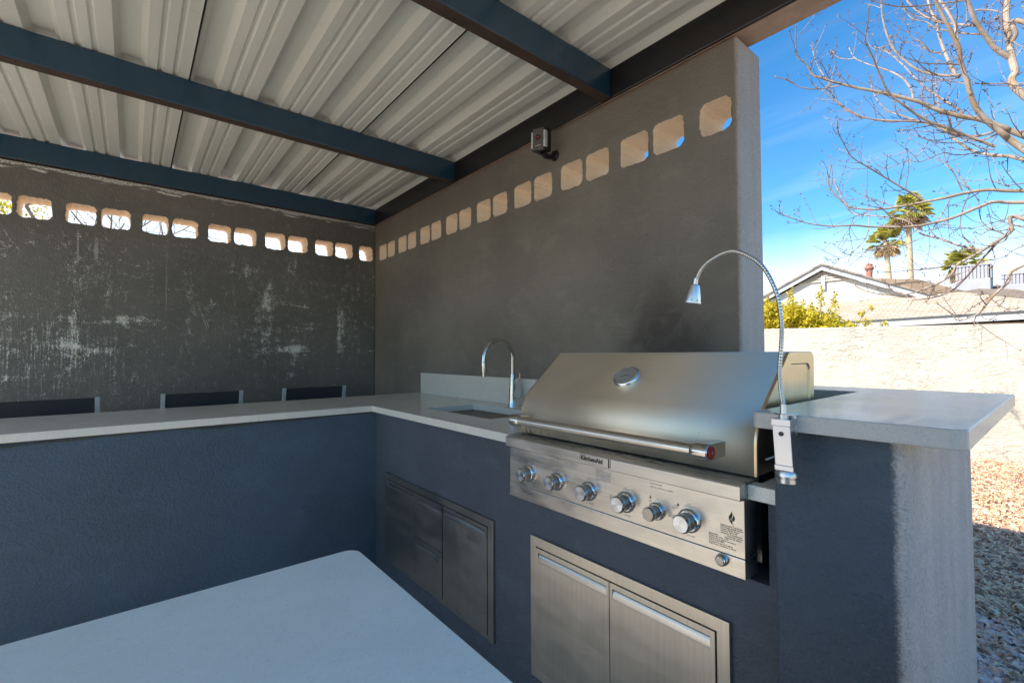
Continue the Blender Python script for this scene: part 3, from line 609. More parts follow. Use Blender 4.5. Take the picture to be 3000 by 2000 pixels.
# knobs: turned bezel, knurled grip, spun face
def knob(x, z, r, yb, big=True):
    m_ = MB(); m_.lathe([(0, 0), (r * 1.36, 0), (r * 1.36, .004), (r * 1.28, .011), (r * 1.12, .013), (r * 1.10, .010), (0, .010)], (x, yb, z), (0, -1, 0), n=44); bz = m_.build('bezel', 'chrome', gr, smooth=True, angle=50, loc=(x, yb, z))
    m_ = MB(); m_.lathe([(0, .010), (r * 1.02, .010), (r * 1.02, .034), (r * 1.08, .036), (r * 1.08, .040), (r * .93, .0465), (r * .90, .0455), (0, .0455)], (x, yb, z), (0, -1, 0), n=48); kb = m_.build('knob', 'nickel', gr, smooth=True, angle=40, loc=(x, yb, z))
    m_ = MB(); m_.lathe([(r * 1.024, .012), (r * 1.03, .013), (r * 1.03, .033), (r * 1.024, .034)], (x, yb, z), (0, -1, 0), n=72); m_.f = m_.f[:-2]; m_.mi = m_.mi[:-2]; m_.build('grip_band', 'steel_dark', kb, smooth=True, fix=True)
    m_ = MB(); m_.lathe([(0, .0462), (r * .89, .0462), (r * .90, .0450), (0, .0450)], (x, yb, z), (0, -1, 0), n=48); m_.build('knob_face', 'spun' if big else 'steel_dark', kb, loc=(x, yb, z), smooth=True, angle=30)
    return kb
for x_, r_, b_ in ((3.062, .0225, 1), (3.205, .0225, 1), (3.345, .0225, 1), (3.485, .0225, 1), (3.588, .0178, 0), (3.682, .0225, 1)): knob(x_, -.4295, r_, -.7195, b_)
m_ = MB(); m_.lathe([(0, 0), (.0150, 0), (.0150, .004), (.0125, .014), (.0105, .016), (.0095, .0150), (0, .0150)], (3.768, -.7215, -.4990), (0, -1, 0), n=32); ib = m_.build('igniter_button', 'chrome', gr, smooth=True, angle=40)
m_ = MB(); m_.lathe([(0, .0152), (.009, .0152), (.009, .0165), (0, .0175)], (3.768, -.7215, -.4990), (0, -1, 0), n=24); m_.build('button_cap', 'steel_dark', ib, smooth=True)
# printing on the panel
PY = -.7199
def tx(s, x, z, size=.0042, al='LEFT', rot=0, mat='print_grey', line=1.0): text('printed_text', s, size, (x, PY, z), mat, gr, 0, .0001, al, rot, line)
for x_ in (3.062, 3.205, 3.345, 3.485, 3.681):
    tx('OFF\nAPAGADO', x_, -.3915, .0050, 'CENTER'); tx('LOW BAJO', x_ + .004, -.4700, .0046, 'CENTER')
    tx('HIGH\nENCENDIDO\nENCENDER', x_ - .060, -.4260, .0046)
tx('OFF', 3.589, -.4000, .005, 'CENTER'); tx('Light\nLuz', 3.566, -.408, .0048, 'CENTER', 35); tx('Sear Burner\nQuemador', 3.642, -.404, .0048, 'CENTER', 35)
tx('IMPORTANT:\n1. Open the hood before lighting\n2. Turn the valve on, push\nand turn the knob to IGNITE\n3. Wait until it is lit', 2.960, -.3565, .0046)
tx('READ THE MANUAL\nbefore you light the grill\nKeep the hood open while\nlighting the burners\nClose the gas valve', 3.098, -.357, .0046)
tx('1. Turn all knobs to OFF position\n2. Open the gas supply, push and\nturn any burner knob to HIGH\n3. If it does not light in 5 seconds\nturn it OFF, wait 5 minutes', 3.235, -.3575, .0046)
tx('IMPORTANTE:\nLea el manual antes de encender\nAbra la tapa antes de encender\n1. Gire las perillas a APAGADO\n2. Abra el gas, presione y gire\n3. Espere hasta que encienda\n4. Si no enciende, cierre el gas\ny espere cinco minutos', 3.372, -.3570, .0046)
tx('SERVICE HOTLINE\n\nLINEA DE ATENCION AL CLIENTE', 3.566, -.3600, .0046)
tx('Liquid propane, natural gas.\nDual Energy, Supply Option.\nPropano liquido de gas\nnatural, la opcion de\nsuministro de energia dual.\n            Customer\'s choice\n        Seleccion del cliente', 3.7625, -.4175, .0048, mat='print')
tx('Battery Box\nRemove the cover of the\nbattery box to replace the battery\nCaja de la BATERIA\nDesmonte la tapa de la caja de\nbaterias para reemplazar la bateria', 3.7330, -.4460, .0048, mat='print')
def flame(x, z, s, name='flame_mark', cut=True):
    L_ = [(.0, 1.0), (-.05, .80), (-.22, .55), (-.36, .30), (-.38, .08), (-.30, -.16), (-.12, -.38), (.08, -.60), (.04, -.40), (-.02, -.2), (-.05, .0), (.0, .25), (.06, .5), (.06, .75)]
    R_ = [(.12, .66), (.26, .45), (.34, .22), (.30, .0), (.20, -.18), (.18, -.05), (.12, -.18), (.10, -.05), (.04, -.22), (.06, -.42), (.02, -.2), (.03, .04), (.10, .26), (.16, .46)]
    m_ = MB(); m_.prism([(x + a * s, z + b * s) for a, b in L_], PY - .0003, PY, 'y'); m_.prism([(x + a * s, z + b * s) for a, b in R_], PY - .0003, PY, 'y')
    return m_.build(name, 'print', gr)
flame(3.791, -.3985, .0205)
m_ = MB()
for dx, dz, w_ in ((-.0052, .000, .0042), (-.0058, .0022, .0034), (-.0048, -.0024, .0034)): m_.box(3.791 + dx, 3.791 + dx + w_, PY - .0005, PY - .0003, -.3985 + dz, -.3985 + dz + .0006)
m_.build('flame_mark_lines', 'steel_x', gr)
m_ = MB(); m_.lathe([(0, 0), (.0011, 0), (.0011, .0003), (0, .0003)], (3.794, PY, -.4128), (0, -1, 0), n=8); m_.build('flame_mark_dot', 'print', gr)
for x_, z_ in ((3.566, -.3965), (3.650, -.3965)):
    m_ = MB(); m_.prism([(x_ + a * .0058, z_ + b * .0058) for a, b in ((-.05, 1.), (-.02, .5), (-.4, .0), (-.42, -.35), (-.15, -.7), (.2, -.65), (.45, -.25), (.55, .2), (.25, -.02), (.12, .4))], PY - .0003, PY, 'y'); m_.build('flame_mark', 'print', gr)

# ================================================================== steel access doors
def door(par, x0, x1, z0, z1, hx0, hx1, hz0, hz1, mat, yf=-.6745, name='door'):
    """one sheet-metal front with a scooped handle opening; returns it"""
    m_ = MB(); t = .006; y1 = yf + t
    m_.box(x0, hx0, yf, y1, z0, z1); m_.box(hx1, x1, yf, y1, z0, z1); m_.box(hx0, hx1, yf, y1, z0, hz0); m_.box(hx0, hx1, yf, y1, hz1, z1)
    b = bmesh.new(); xs = [x0, hx0, hx1, x1]; zs = [z0, hz0, hz1, z1]; V = {}
    for i, x in enumerate(xs):
        for j, z in enumerate(zs): V[i, j] = len(V)
    vs = [(x, yf, z) for x in xs for z in zs]; fs = []
    for i in range(3):
        for j in range(3):
            if (i, j) != (1, 1): fs.append((i * 4 + j, i * 4 + j + 1, (i + 1) * 4 + j + 1, (i + 1) * 4 + j))
    o_ = len(vs); vs += [(x0, y1, z0), (x1, y1, z0), (x1, y1, z1), (x0, y1, z1)]
    fs += [(0, 12, o_ + 1, o_), (12, 15, o_ + 2, o_ + 1), (15, 3, o_ + 3, o_ + 2), (3, 0, o_, o_ + 3)]
    # opening edges
    a = (1 * 4 + 1, 2 * 4 + 1, 2 * 4 + 2, 1 * 4 + 2); q = len(vs)
    m_ = MB(); m_.add(vs, fs); d_ = m_.build(name, mat, par, bevel=.0007, fix=True)
    m_ = MB(); n = 6; pr_ = [(yf + .0005 + .0115 * (1 - math.cos(R(90) * k / n)), hz0 + (hz1 - hz0 - .003) * math.sin(R(90) * k / n) * .98) for k in range(n + 1)]
    for k in range(n): m_.add([(hx0, *pr_[k]), (hx1, *pr_[k]), (hx1, *pr_[k + 1]), (hx0, *pr_[k + 1])], [(0, 1, 2, 3)])
    cap = [(yf + .0005, hz0)] + pr_[1:] + [(yf + .0005, pr_[-1][1])]
    for hx in (hx0, hx1): m_.add([(hx, *p) for p in cap], [tuple(range(len(cap)))])
    m_.build('handle_recess', mat, d_, smooth=True, angle=50, fix=True)
    m_ = MB(); m_.box(hx0, hx1, yf - .0014, yf + .0005, hz0 - .0016, hz0 + .0012); m_.build('handle_lip', mat, d_, bevel=.0005)
    return d_
def cabinet(name, label, x0, x1, z0, z1, ix0, ix1, iz0, iz1, mat):
    t_ = thing(name, ((x0 + x1) / 2, -.66, z0), label, 'cabinet doors')
    slab('frame', [(x0, z0), (x1, z0), (x1, z1), (x0, z1)], [[(ix0, iz0), (ix1, iz0), (ix1, iz1), (ix0, iz1)]], -.6715, -.6602, [mat], 'xz', .001, parent=t_)
    m_ = MB(); m_.box(ix0 - .006, ix1 + .006, -.6606, -.6596, iz0 - .006, iz1 + .006); m_.build('back_plate', 'dark_gap', t_)
    return t_
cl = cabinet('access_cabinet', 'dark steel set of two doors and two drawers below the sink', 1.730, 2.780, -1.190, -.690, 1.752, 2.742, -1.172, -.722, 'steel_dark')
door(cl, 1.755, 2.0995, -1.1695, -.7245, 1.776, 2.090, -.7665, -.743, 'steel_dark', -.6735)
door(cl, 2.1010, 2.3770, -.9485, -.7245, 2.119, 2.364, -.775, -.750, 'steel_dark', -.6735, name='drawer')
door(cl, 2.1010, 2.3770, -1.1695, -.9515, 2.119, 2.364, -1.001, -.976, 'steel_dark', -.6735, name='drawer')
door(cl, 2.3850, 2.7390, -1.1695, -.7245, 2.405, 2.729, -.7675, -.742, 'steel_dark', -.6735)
cr = cabinet('access_doors', 'pair of bright stainless steel doors below the grill', 3.012, 3.757, -1.186, -.675, 3.041, 3.724, -1.160, -.7095, 'steel_z')
door(cr, 3.0445, 3.3815, -1.157, -.7120, 3.057, 3.371, -.760, -.7285, 'steel_z')
door(cr, 3.3845, 3.7205, -1.157, -.7120, 3.395, 3.708, -.760, -.7285, 'steel_z')

# ================================================================== clip-on grill lamp
lm = thing('grill_lamp', (3.934, -.79, -.27), 'silver gooseneck lamp clipped to the pillar countertop edge', 'lamp')
m_ = MB(); zz = [(-.137, .0172), (-.139, .0178), (-.230, .0160), (-.244, .0165)]
def ring4(z, hx, cx, y0, y1): return [(cx - hx, y0, z), (cx + hx, y0, z), (cx + hx, y1, z), (cx - hx, y1, z)]
rs = [ring4(-.1365, .0182, 3.9335, -.803, -.770), ring4(-.1500, .0182, 3.9335, -.803, -.770), ring4(-.1505, .0168, 3.9337, -.801, -.770), ring4(-.2310, .0165, 3.937, -.799, -.772), ring4(-.2312, .0180, 3.937, -.8005, -.772), ring4(-.2415, .0175, 3.9375, -.8005, -.772)]
m_.add([p for r_ in rs for p in r_], [(i * 4 + k, i * 4 + (k + 1) % 4, (i + 1) * 4 + (k + 1) % 4, (i + 1) * 4 + k) for i in range(5) for k in range(4)] + [(0, 1, 2, 3), (20, 21, 22, 23)])
lb = m_.build('body', 'alu', lm, bevel=.0012)
m_ = MB(); m_.lathe([(0, 0), (.0048, 0), (.0048, .0012), (0, .0012)], (3.9335, -.8008, -.1665), (0, -1, 0), n=20); m_.build('button', 'black', lb)
m_ = MB(); m_.lathe([(0, 0), (.0175, 0), (.0205, -.006), (.0205, -.012), (.0195, -.013), (.0175, -.0135), (.0175, -.0155), (.0190, -.016), (.0190, -.0245), (.018, -.025), (0, -.025)], (3.938, -.787, -.2418), n=36); m_.build('base_magnet', 'alu', lm, smooth=True, angle=35)
m_ = MB(); m_.box(3.9155, 3.9515, -.7695, -.755, -.1705, -.1668); m_.box(3.9155, 3.9515, -.7695, -.7665, -.1668, -.1265); m_.lathe([(.0, 0), (.0215, 0), (.0215, .003), (.0, .003)], (3.9335, -.772, -.1290), n=28); m_.build('clamp', 'alu', lm, bevel=.0006)
m_ = MB(); m_.lathe([(0, -.003), (.0098, -.003), (.0098, .008), (.0065, .009), (.0060, .028), (.0, .028)], (3.9335, -.787, -.1350), n=24); m_.build('socket', 'alu', lm, smooth=True, angle=40)
npts = bez([(3.9335, -.787, -.108), (3.929, -.788, -.07), (3.929, -.789, -.03), (3.934, -.79, .024), (3.9345, -.79, .063), (3.927, -.79, .122), (3.903, -.79, .180), (3.872, -.79, .212), (3.834, -.79, .2305), (3.794, -.79, .222), (3.763, -.79, .202), (3.747, -.79, .174)], 34)
m_ = MB(); m_.tube(npts, [.0046 if (i // 2) % 2 else .0040 for i in range(len(npts))], 12); m_.build('gooseneck', 'nickel', lm, smooth=True, angle=80)
ax = Vector((.20, 0, 1)).normalized()
m_ = MB(); m_.lathe([(0, .012), (.0052, .012), (.0056, -.002), (.0105, -.004), (.0118, -.008), (.0205, -.044), (.0205, -.047), (.0190, -.047), (.0180, -.044), (0, -.040)], (3.7455, -.79, .168), ax, n=36); hdl = m_.build('lamp_head', 'alu', lm, smooth=True, angle=35)
m_ = MB()
for k in range(10):
    a = 2 * math.pi * k / 10; u = ax.orthogonal().normalized(); v = ax.cross(u); r_ = .0198; p = Vector((3.7455, -.79, .168)) + ax * -.0395 + (u * math.cos(a) + v * math.sin(a)) * r_
    d_ = (u * math.cos(a) + v * math.sin(a)); tt = ax.cross(d_)
    m_.add([p + tt * i * .0009 + ax * j * .0022 + d_ * (.0003 + j * -.0002) for i, j in ((-1, -1), (1, -1), (1, 1), (-1, 1))], [(0, 1, 2, 3)])
m_.build('vent_slots', 'black', hdl, fix=False)

# ================================================================== security camera
sc_ = thing('security_camera', (2.505, 0, 1.15), 'small black security camera with two light bars mounted high on the wall', 'security camera')
Rm = Matrix.Translation((2.500, -.115, 1.168)) @ Matrix.Rotation(R(14), 4, 'Z') @ Matrix.Rotation(R(6), 4, 'X') @ Matrix.Rotation(R(5), 4, 'Y')
def cbox(name, x0, x1, y0, y1, z0, z1, mat, bev=.002, par=sc_):
    m_ = MB(); m_.box(x0, x1, y0, y1, z0, z1); m_.v = [tuple(Rm @ Vector(p)) for p in m_.v]; return m_.build(name, mat, par, bevel=bev)
cbox('case', -.042, .042, -.037, .032, -.062, .058, 'black', .006)
cf = cbox('face', -.0335, .0335, -.0385, -.0365, -.057, .054, 'cam_face', .001)
cbox('light_bar', -.0440, -.0345, -.0395, -.016, -.046, .040, 'white_plastic'); cbox('light_bar', .0345, .0440, -.0395, -.012, -.046, .040, 'white_plastic')
def cl_(name, prof, c, mat, n=28):
    m_ = MB(); m_.lathe(prof, c, (0, -1, 0), n=n); m_.v = [tuple(Rm @ Vector(p)) for p in m_.v]; return m_.build(name, mat, sc_, smooth=True)
cl_('lens_ring', [(.0, 0), (.0155, 0), (.0155, .0015), (.0115, .0016), (.0115, .0008), (0, .0008)], (0, -.0385, .008), 'black'); cl_('lens', [(0, 0), (.0068, .0002), (.0050, .0022), (0, .003)], (0, -.0395, .008), 'red')
cbox('status_strip', -.018, .018, -.0392, -.0385, -.036, -.0335, 'white_plastic', 0)
m_ = MB(); m_.lathe([(0, .0), (.030, .0), (.030, .006), (.024, .016), (0, .020)], (2.488, -.0005, 1.118), (0, -1, 0), n=32); m_.build('wall_mount', 'black', sc_, smooth=True, angle=40)
m_ = MB(); m_.tube([(2.488, -.012, 1.115), (2.490, -.045, 1.098), (2.495, -.085, 1.094), (2.497, -.105, 1.108)], [.014, .015, .016, .018], 16); m_.build('arm', 'black', sc_, smooth=True)

# ================================================================== bar stools
def stool(y0, y1, label):
    yc = (y0 + y1) / 2; w_ = y1 - y0; h = w_ / 2
    t_ = thing('bar_stool', (.62, yc, FZ), label, 'bar stool', 'bar stools behind the long counter')
    zt = -.246
    for s_ in (-1, 1):
        m_ = MB(); m_.tube([(.47, yc + s_ * (h - .0115), FZ), (.548, yc + s_ * (h - .0115), -.50), (.60, yc + s_ * (h - .0115), zt)], .0155, 4); m_.v = m_.v
        m_ = MB(); a = [(.455, FZ), (.480, FZ), (.560, -.50), (.612, zt), (.588, zt), (.535, -.50)]
        m_.prism(a, yc + s_ * h - (.023 if s_ > 0 else 0), yc + s_ * h + (.023 if s_ < 0 else 0), 'y'); m_.build('rear_post', 'alu_white', t_, bevel=.002)
        m_ = MB(); m_.box(.855, .880, yc + s_ * h - (.023 if s_ > 0 else 0), yc + s_ * h + (.023 if s_ < 0 else 0), FZ, -.50); m_.build('leg', 'alu_white', t_, bevel=.002)
        m_ = MB(); m_.box(.535, .88, yc + s_ * (h - .013) - .009, yc + s_ * (h - .013) + .009, -.53, -.505); m_.build('side_rail', 'alu_white', t_, bevel=.002)
    m_ = MB(); m_.add([(x, y, z) for y in (yc - h + .0225, yc + h - .0225) for x, z in ((.590, zt - .004), (.596, zt - .003), (.553, -.44), (.548, -.44))], [(0, 1, 2, 3), (4, 7, 6, 5), (0, 4, 5, 1), (1, 5, 6, 2), (2, 6, 7, 3), (3, 7, 4, 0)]); m_.build('back_panel', 'fabric', t_, bevel=.001)
    m_ = MB(); m_.box(.55, .875, yc - h + .02, yc + h - .02, -.515, -.495); m_.build('seat', 'fabric', t_, bevel=.004)
    m_ = MB(); m_.box(.858, .878, yc - h + .02, yc + h - .02, -.98, -.955); m_.build('footrest', 'alu_white', t_, bevel=.002)
    return t_
stool(-.965, -.500, 'dark mesh bar stool with silver posts nearest the wall corner')
stool(-1.684, -1.222, 'dark mesh bar stool with silver posts, second from the wall corner')
stool(-2.436, -1.974, 'dark mesh bar stool cut off by the picture edge, third from the wall corner')

LIMBS = [
 [[4.8,3.4,0.595,0.03],[4.13,3.4,1.541,0.0261],[4.028,3.351,1.685,0.0244],[3.94,3.296,1.818,0.0227],[3.892,3.255,1.918,0.0216],[3.87,3.22,2.008,0.0205],[3.851,3.168,2.138,0.0189],[3.827,3.112,2.268,0.0174],[3.827,3.076,2.345,0.0163],[3.801,3.032,2.44,0.0152],[3.761,2.972,2.566,0.0136],[3.718,2.9,2.711,0.0118]],
 [[4.8,3.4,0.964,0.033],[4.14,3.4,1.954,0.0287],[4.096,3.461,2.197,0.0272],[4.076,3.507,2.351,0.0262],[4.061,3.572,2.554,0.0249],[4.051,3.637,2.752,0.0236],[4.06,3.688,2.895,0.0225]],
 [[4.076,3.498,2.316,0.0216],[3.996,3.457,2.42,0.0205],[3.947,3.412,2.529,0.0194],[3.899,3.359,2.644,0.0182],[3.873,3.306,2.754,0.017],[3.86,3.277,2.812,0.0164]],
 [[4.8,3.4,1.036,0.027],[4.133,3.4,1.646,0.0235],[4.039,3.365,1.732,0.0223],[3.907,3.304,1.833,0.0207],[3.808,3.256,1.882,0.0196],[3.674,3.187,1.97,0.018],[3.592,3.141,2.045,0.0169],[3.486,3.084,2.113,0.0156],[3.335,3.005,2.201,0.0138],[3.184,2.926,2.282,0.012],[3.061,2.861,2.358,0.0105],[2.966,2.81,2.426,0.0093],[2.922,2.787,2.458,0.0088],[2.88,2.739,2.568,0.0076],[2.832,2.705,2.637,0.0068],[2.838,2.653,2.75,0.0055],[2.862,2.6,2.849,0.0042]],
 [[3.845,3.169,2.141,0.0134],[3.822,3.214,2.296,0.0128],[3.795,3.296,2.52,0.012],[3.773,3.366,2.702,0.0113],[3.715,3.446,2.908,0.0107],[3.674,3.495,3.033,0.0103]],
 [[3.808,3.258,1.878,0.0109],[3.801,3.275,1.938,0.0105],[3.703,3.346,2.086,0.0095],[3.583,3.444,2.275,0.0083],[3.496,3.523,2.442,0.0073],[3.386,3.63,2.672,0.006],[3.236,3.758,2.944,0.0043]],
 [[3.984,3.354,1.602,0.0133],[3.858,3.272,1.701,0.0124],[3.731,3.168,1.789,0.0113],[3.628,3.075,1.863,0.0104],[3.553,2.995,1.939,0.0097],[3.479,2.907,2.029,0.0088],[3.431,2.838,2.105,0.0082],[3.409,2.771,2.186,0.0076],[3.396,2.721,2.244,0.0071],[3.378,2.638,2.338,0.0063],[3.358,2.567,2.412,0.0057],[3.359,2.54,2.439,0.0055],[3.404,2.431,2.518,0.0045],[3.428,2.354,2.572,0.0038]],
 [[3.823,3.181,2.18,0.0121],[3.712,3.16,2.224,0.0113],[3.593,3.13,2.302,0.0104],[3.496,3.099,2.428,0.0094],[3.433,3.073,2.549,0.0086],[3.401,3.05,2.658,0.0079],[3.378,3.017,2.807,0.0069],[3.375,2.981,2.959,0.0057]],
 [[3.811,3.179,2.168,0.0135],[3.782,3.203,2.232,0.0132],[3.715,3.32,2.483,0.0121],[3.669,3.432,2.706,0.0112],[3.65,3.502,2.843,0.0106],[3.595,3.611,3.058,0.0098],[3.575,3.674,3.182,0.0093]],
 [[3.903,3.371,2.62,0.011],[3.718,3.445,2.779,0.0099],[3.587,3.508,2.934,0.0091],[3.49,3.564,3.107,0.0083],[3.438,3.6,3.228,0.0078]],
 [[3.866,3.277,2.808,0.0082],[3.674,3.101,2.797,0.0067],[3.523,2.92,2.783,0.0055],[3.425,2.788,2.802,0.0047],[3.363,2.696,2.825,0.0041]],
 [[3.926,3.4,2.551,0.0082],[3.809,3.4,2.624,0.0072],[3.662,3.4,2.747,0.0059],[3.601,3.4,2.832,0.0053],[3.507,3.4,2.921,0.0044],[3.449,3.4,3.042,0.0036]],
 [[3.978,3.333,1.714,0.012],[3.882,3.308,1.711,0.0113],[3.775,3.272,1.756,0.0106],[3.694,3.238,1.849,0.0099],[3.552,3.185,1.917,0.0088],[3.373,3.118,1.978,0.0076],[3.249,3.071,2.03,0.0067],[3.155,3.031,2.107,0.0059],[3.06,2.987,2.22,0.0051],[3.012,2.954,2.318,0.0044],[2.997,2.933,2.388,0.004]],
 [[4.8,3.4,1.323,0.0105],[4.133,3.4,1.68,0.0091],[4.034,3.44,1.733,0.0083],[3.922,3.499,1.73,0.0073],[3.833,3.545,1.759,0.0065],[3.74,3.595,1.85,0.0057],[3.609,3.665,1.973,0.0046]],
 [[4.8,3.4,1.744,0.0076],[4.111,3.4,2.062,0.0066],[3.966,3.4,2.129,0.005],[3.884,3.4,2.171,0.0042],[3.84,3.4,2.232,0.0036]],
 [[3.542,3.114,2.082,0.0099],[3.528,3.139,2.18,0.0092],[3.465,3.189,2.328,0.0083],[3.357,3.253,2.473,0.0073],[3.185,3.348,2.658,0.0058],[3.084,3.407,2.789,0.0049],[3.026,3.463,2.947,0.004]],
 [[3.083,3.407,2.78,0.0058],[3.002,3.423,2.823,0.0049],[2.935,3.44,2.888,0.0041],[2.891,3.457,2.976,0.0034]],
 [[3.41,3.063,2.591,0.0043],[3.344,3.063,2.6,0.0036],[3.291,3.063,2.645,0.0029]],
 [[3.697,3.322,2.489,0.0068],[3.628,3.296,2.517,0.006],[3.586,3.262,2.601,0.0051],[3.519,3.219,2.677,0.0041],[3.508,3.18,2.758,0.0032]],
 [[3.759,3.587,1.841,0.0087],[3.615,3.617,1.982,0.008],[3.411,3.669,2.169,0.0069],[3.263,3.707,2.308,0.0061],[3.169,3.741,2.484,0.0054],[3.127,3.771,2.651,0.0048],[3.118,3.787,2.74,0.0044]],
 [[3.819,3.123,2.245,0.0064],[3.754,3.068,2.259,0.0056],[3.655,2.953,2.265,0.0044],[3.607,2.888,2.278,0.0037],[3.552,2.803,2.302,0.0029]],
 [[3.794,3.184,2.171,0.0054],[3.69,3.104,2.173,0.0044],[3.612,3.028,2.173,0.0036],[3.532,2.937,2.207,0.0027]],
 [[3.699,3.207,1.909,0.0069],[3.676,3.237,2.084,0.0057],[3.662,3.277,2.269,0.0043],[3.666,3.315,2.423,0.0031]],
 [[3.45,3.659,2.13,0.0094],[3.301,3.616,2.155,0.0085],[3.15,3.56,2.228,0.0075],[3.027,3.51,2.314,0.0066],[2.935,3.463,2.423,0.0058],[2.828,3.401,2.578,0.0048],[2.748,3.359,2.675,0.0041]],
 [[3.089,2.883,2.32,0.0065],[2.945,2.814,2.331,0.0058],[2.832,2.743,2.376,0.0052],[2.764,2.688,2.446,0.0048],[2.679,2.626,2.492,0.0043]],
 [[3.012,2.933,2.394,0.0049],[2.944,2.944,2.539,0.0043],[2.891,2.959,2.693,0.0037],[2.862,2.975,2.847,0.0032]],
 [[4.8,3.4,1.052,0.0194],[4.123,3.4,1.226,0.0169],[3.944,3.347,1.272,0.0153],[3.826,3.305,1.274,0.0143],[3.722,3.266,1.258,0.0133],[3.583,3.212,1.243,0.012],[3.446,3.159,1.23,0.0107],[3.276,3.093,1.231,0.0091],[3.135,3.039,1.27,0.0078],[3.096,3.023,1.295,0.0075],[3.04,2.994,1.372,0.0067],[2.98,2.952,1.496,0.0056],[3.015,2.9,1.649,0.0042]],
 [[4.8,3.4,1.001,0.0179],[4.121,3.4,1.138,0.0156],[3.972,3.335,1.168,0.0146],[3.886,3.287,1.137,0.0139],[3.739,3.196,1.068,0.0126],[3.619,3.122,1.037,0.0117],[3.497,3.046,1.024,0.0107],[3.295,2.919,1.046,0.0091],[3.179,2.845,1.072,0.0082],[3.036,2.755,1.081,0.0071],[2.9,2.668,1.12,0.006],[2.791,2.594,1.18,0.0051],[2.722,2.545,1.235,0.0045],[2.74,2.5,1.317,0.0039]],
 [[4.8,3.4,0.217,0.0179],[4.118,3.4,1.009,0.0156],[4.05,3.389,0.93,0.0147],[3.986,3.377,0.873,0.0139],[3.89,3.359,0.802,0.0129],[3.747,3.331,0.707,0.0113],[3.734,3.325,0.664,0.0109],[3.682,3.312,0.598,0.0102],[3.584,3.293,0.545,0.0091],[3.426,3.264,0.495,0.0076],[3.232,3.23,0.522,0.0057],[3.119,3.209,0.581,0.0046],[3.082,3.2,0.634,0.004]],
 [[3.986,3.376,0.873,0.0107],[3.948,3.393,0.822,0.0102],[3.869,3.439,0.728,0.0094],[3.757,3.511,0.59,0.0082],[3.655,3.569,0.505,0.0073],[3.471,3.655,0.477,0.0059],[3.356,3.707,0.527,0.0051],[3.235,3.764,0.607,0.0042],[3.225,3.776,0.64,0.0039]],
 [[4.8,3.4,0.91,0.0149],[4.11,3.4,0.66,0.013],[4.034,3.206,0.518,0.0117],[3.968,2.988,0.402,0.0105],[3.935,2.831,0.317,0.0097]],
 [[3.957,2.944,0.382,0.0086],[3.905,2.918,0.286,0.0072],[3.842,2.892,0.247,0.0061],[3.79,2.871,0.237,0.0053],[3.758,2.849,0.293,0.0044],[3.692,2.813,0.363,0.0031]],
 [[3.905,2.92,0.294,0.005],[3.881,2.92,0.246,0.0037],[3.873,2.92,0.189,0.0025]],
 [[3.905,2.918,0.286,0.004],[3.927,2.918,0.243,0.0033],[3.978,2.918,0.228,0.0024]],
 [[3.89,3.358,0.806,0.0108],[3.756,3.403,0.876,0.0102],[3.639,3.451,0.961,0.0096],[3.521,3.499,1.03,0.009],[3.468,3.525,1.094,0.0087],[3.428,3.55,1.166,0.0084],[3.33,3.591,1.236,0.0079],[3.155,3.658,1.31,0.0071],[2.967,3.728,1.389,0.0062],[2.91,3.764,1.504,0.0057],[2.824,3.817,1.673,0.005],[2.768,3.858,1.815,0.0043]],
 [[3.58,3.213,1.253,0.0099],[3.474,3.137,1.357,0.0088],[3.367,3.035,1.465,0.0076],[3.279,2.94,1.552,0.0066],[3.192,2.84,1.637,0.0056],[3.165,2.786,1.7,0.0051],[3.135,2.676,1.826,0.004],[3.146,2.613,1.893,0.0034]],
 [[4.8,3.4,0.952,0.0179],[4.128,3.4,1.463,0.0156],[4.032,3.441,1.536,0.0145],[3.876,3.522,1.638,0.0127],[3.776,3.581,1.759,0.0114],[3.705,3.628,1.87,0.0104]],
 [[3.844,3.311,1.283,0.0065],[3.795,3.322,1.388,0.0048],[3.777,3.331,1.458,0.0038],[3.764,3.34,1.527,0.0028]],
 [[3.796,3.295,1.293,0.0066],[3.76,3.252,1.426,0.0051],[3.717,3.2,1.541,0.0037],[3.712,3.158,1.629,0.0027]],
 [[3.838,3.311,1.268,0.0055],[3.797,3.323,1.166,0.0047],[3.777,3.337,1.058,0.0039],[3.782,3.351,0.953,0.0032],[3.812,3.361,0.895,0.0028]],
 [[3.876,3.522,1.638,0.0062],[3.754,3.454,1.643,0.0052],[3.681,3.403,1.672,0.0046],[3.601,3.339,1.635,0.0039],[3.539,3.287,1.61,0.0033],[3.489,3.246,1.629,0.0029]],
 [[4.015,3.384,0.911,0.0064],[3.925,3.354,0.985,0.005],[3.892,3.332,1.057,0.0042],[3.887,3.287,1.206,0.0027]],
 [[3.734,3.272,1.26,0.0055],[3.687,3.215,1.128,0.0051],[3.618,3.12,0.966,0.0045],[3.535,3.041,0.899,0.0041],[3.382,2.895,0.826,0.0034],[3.252,2.772,0.845,0.0028]],
 [[3.98,3.354,1.582,0.0053],[3.91,3.336,1.61,0.005],[3.835,3.309,1.677,0.0045],[3.731,3.271,1.699,0.0039],[3.619,3.227,1.754,0.0032],[3.556,3.201,1.797,0.0028]],
 [[3.613,3.226,1.747,0.0045],[3.566,3.205,1.657,0.0042],[3.487,3.177,1.611,0.0038],[3.406,3.147,1.583,0.0034],[3.288,3.103,1.567,0.0029]],
 [[3.496,3.048,1.024,0.005],[3.432,3.007,0.914,0.0044],[3.335,2.956,0.88,0.0038],[3.236,2.9,0.843,0.0033],[3.17,2.863,0.841,0.0029]],
 [[3.735,3.329,0.709,0.005],[3.59,3.271,0.697,0.0045],[3.462,3.207,0.69,0.004],[3.304,3.122,0.684,0.0033],[3.21,3.069,0.71,0.003]],
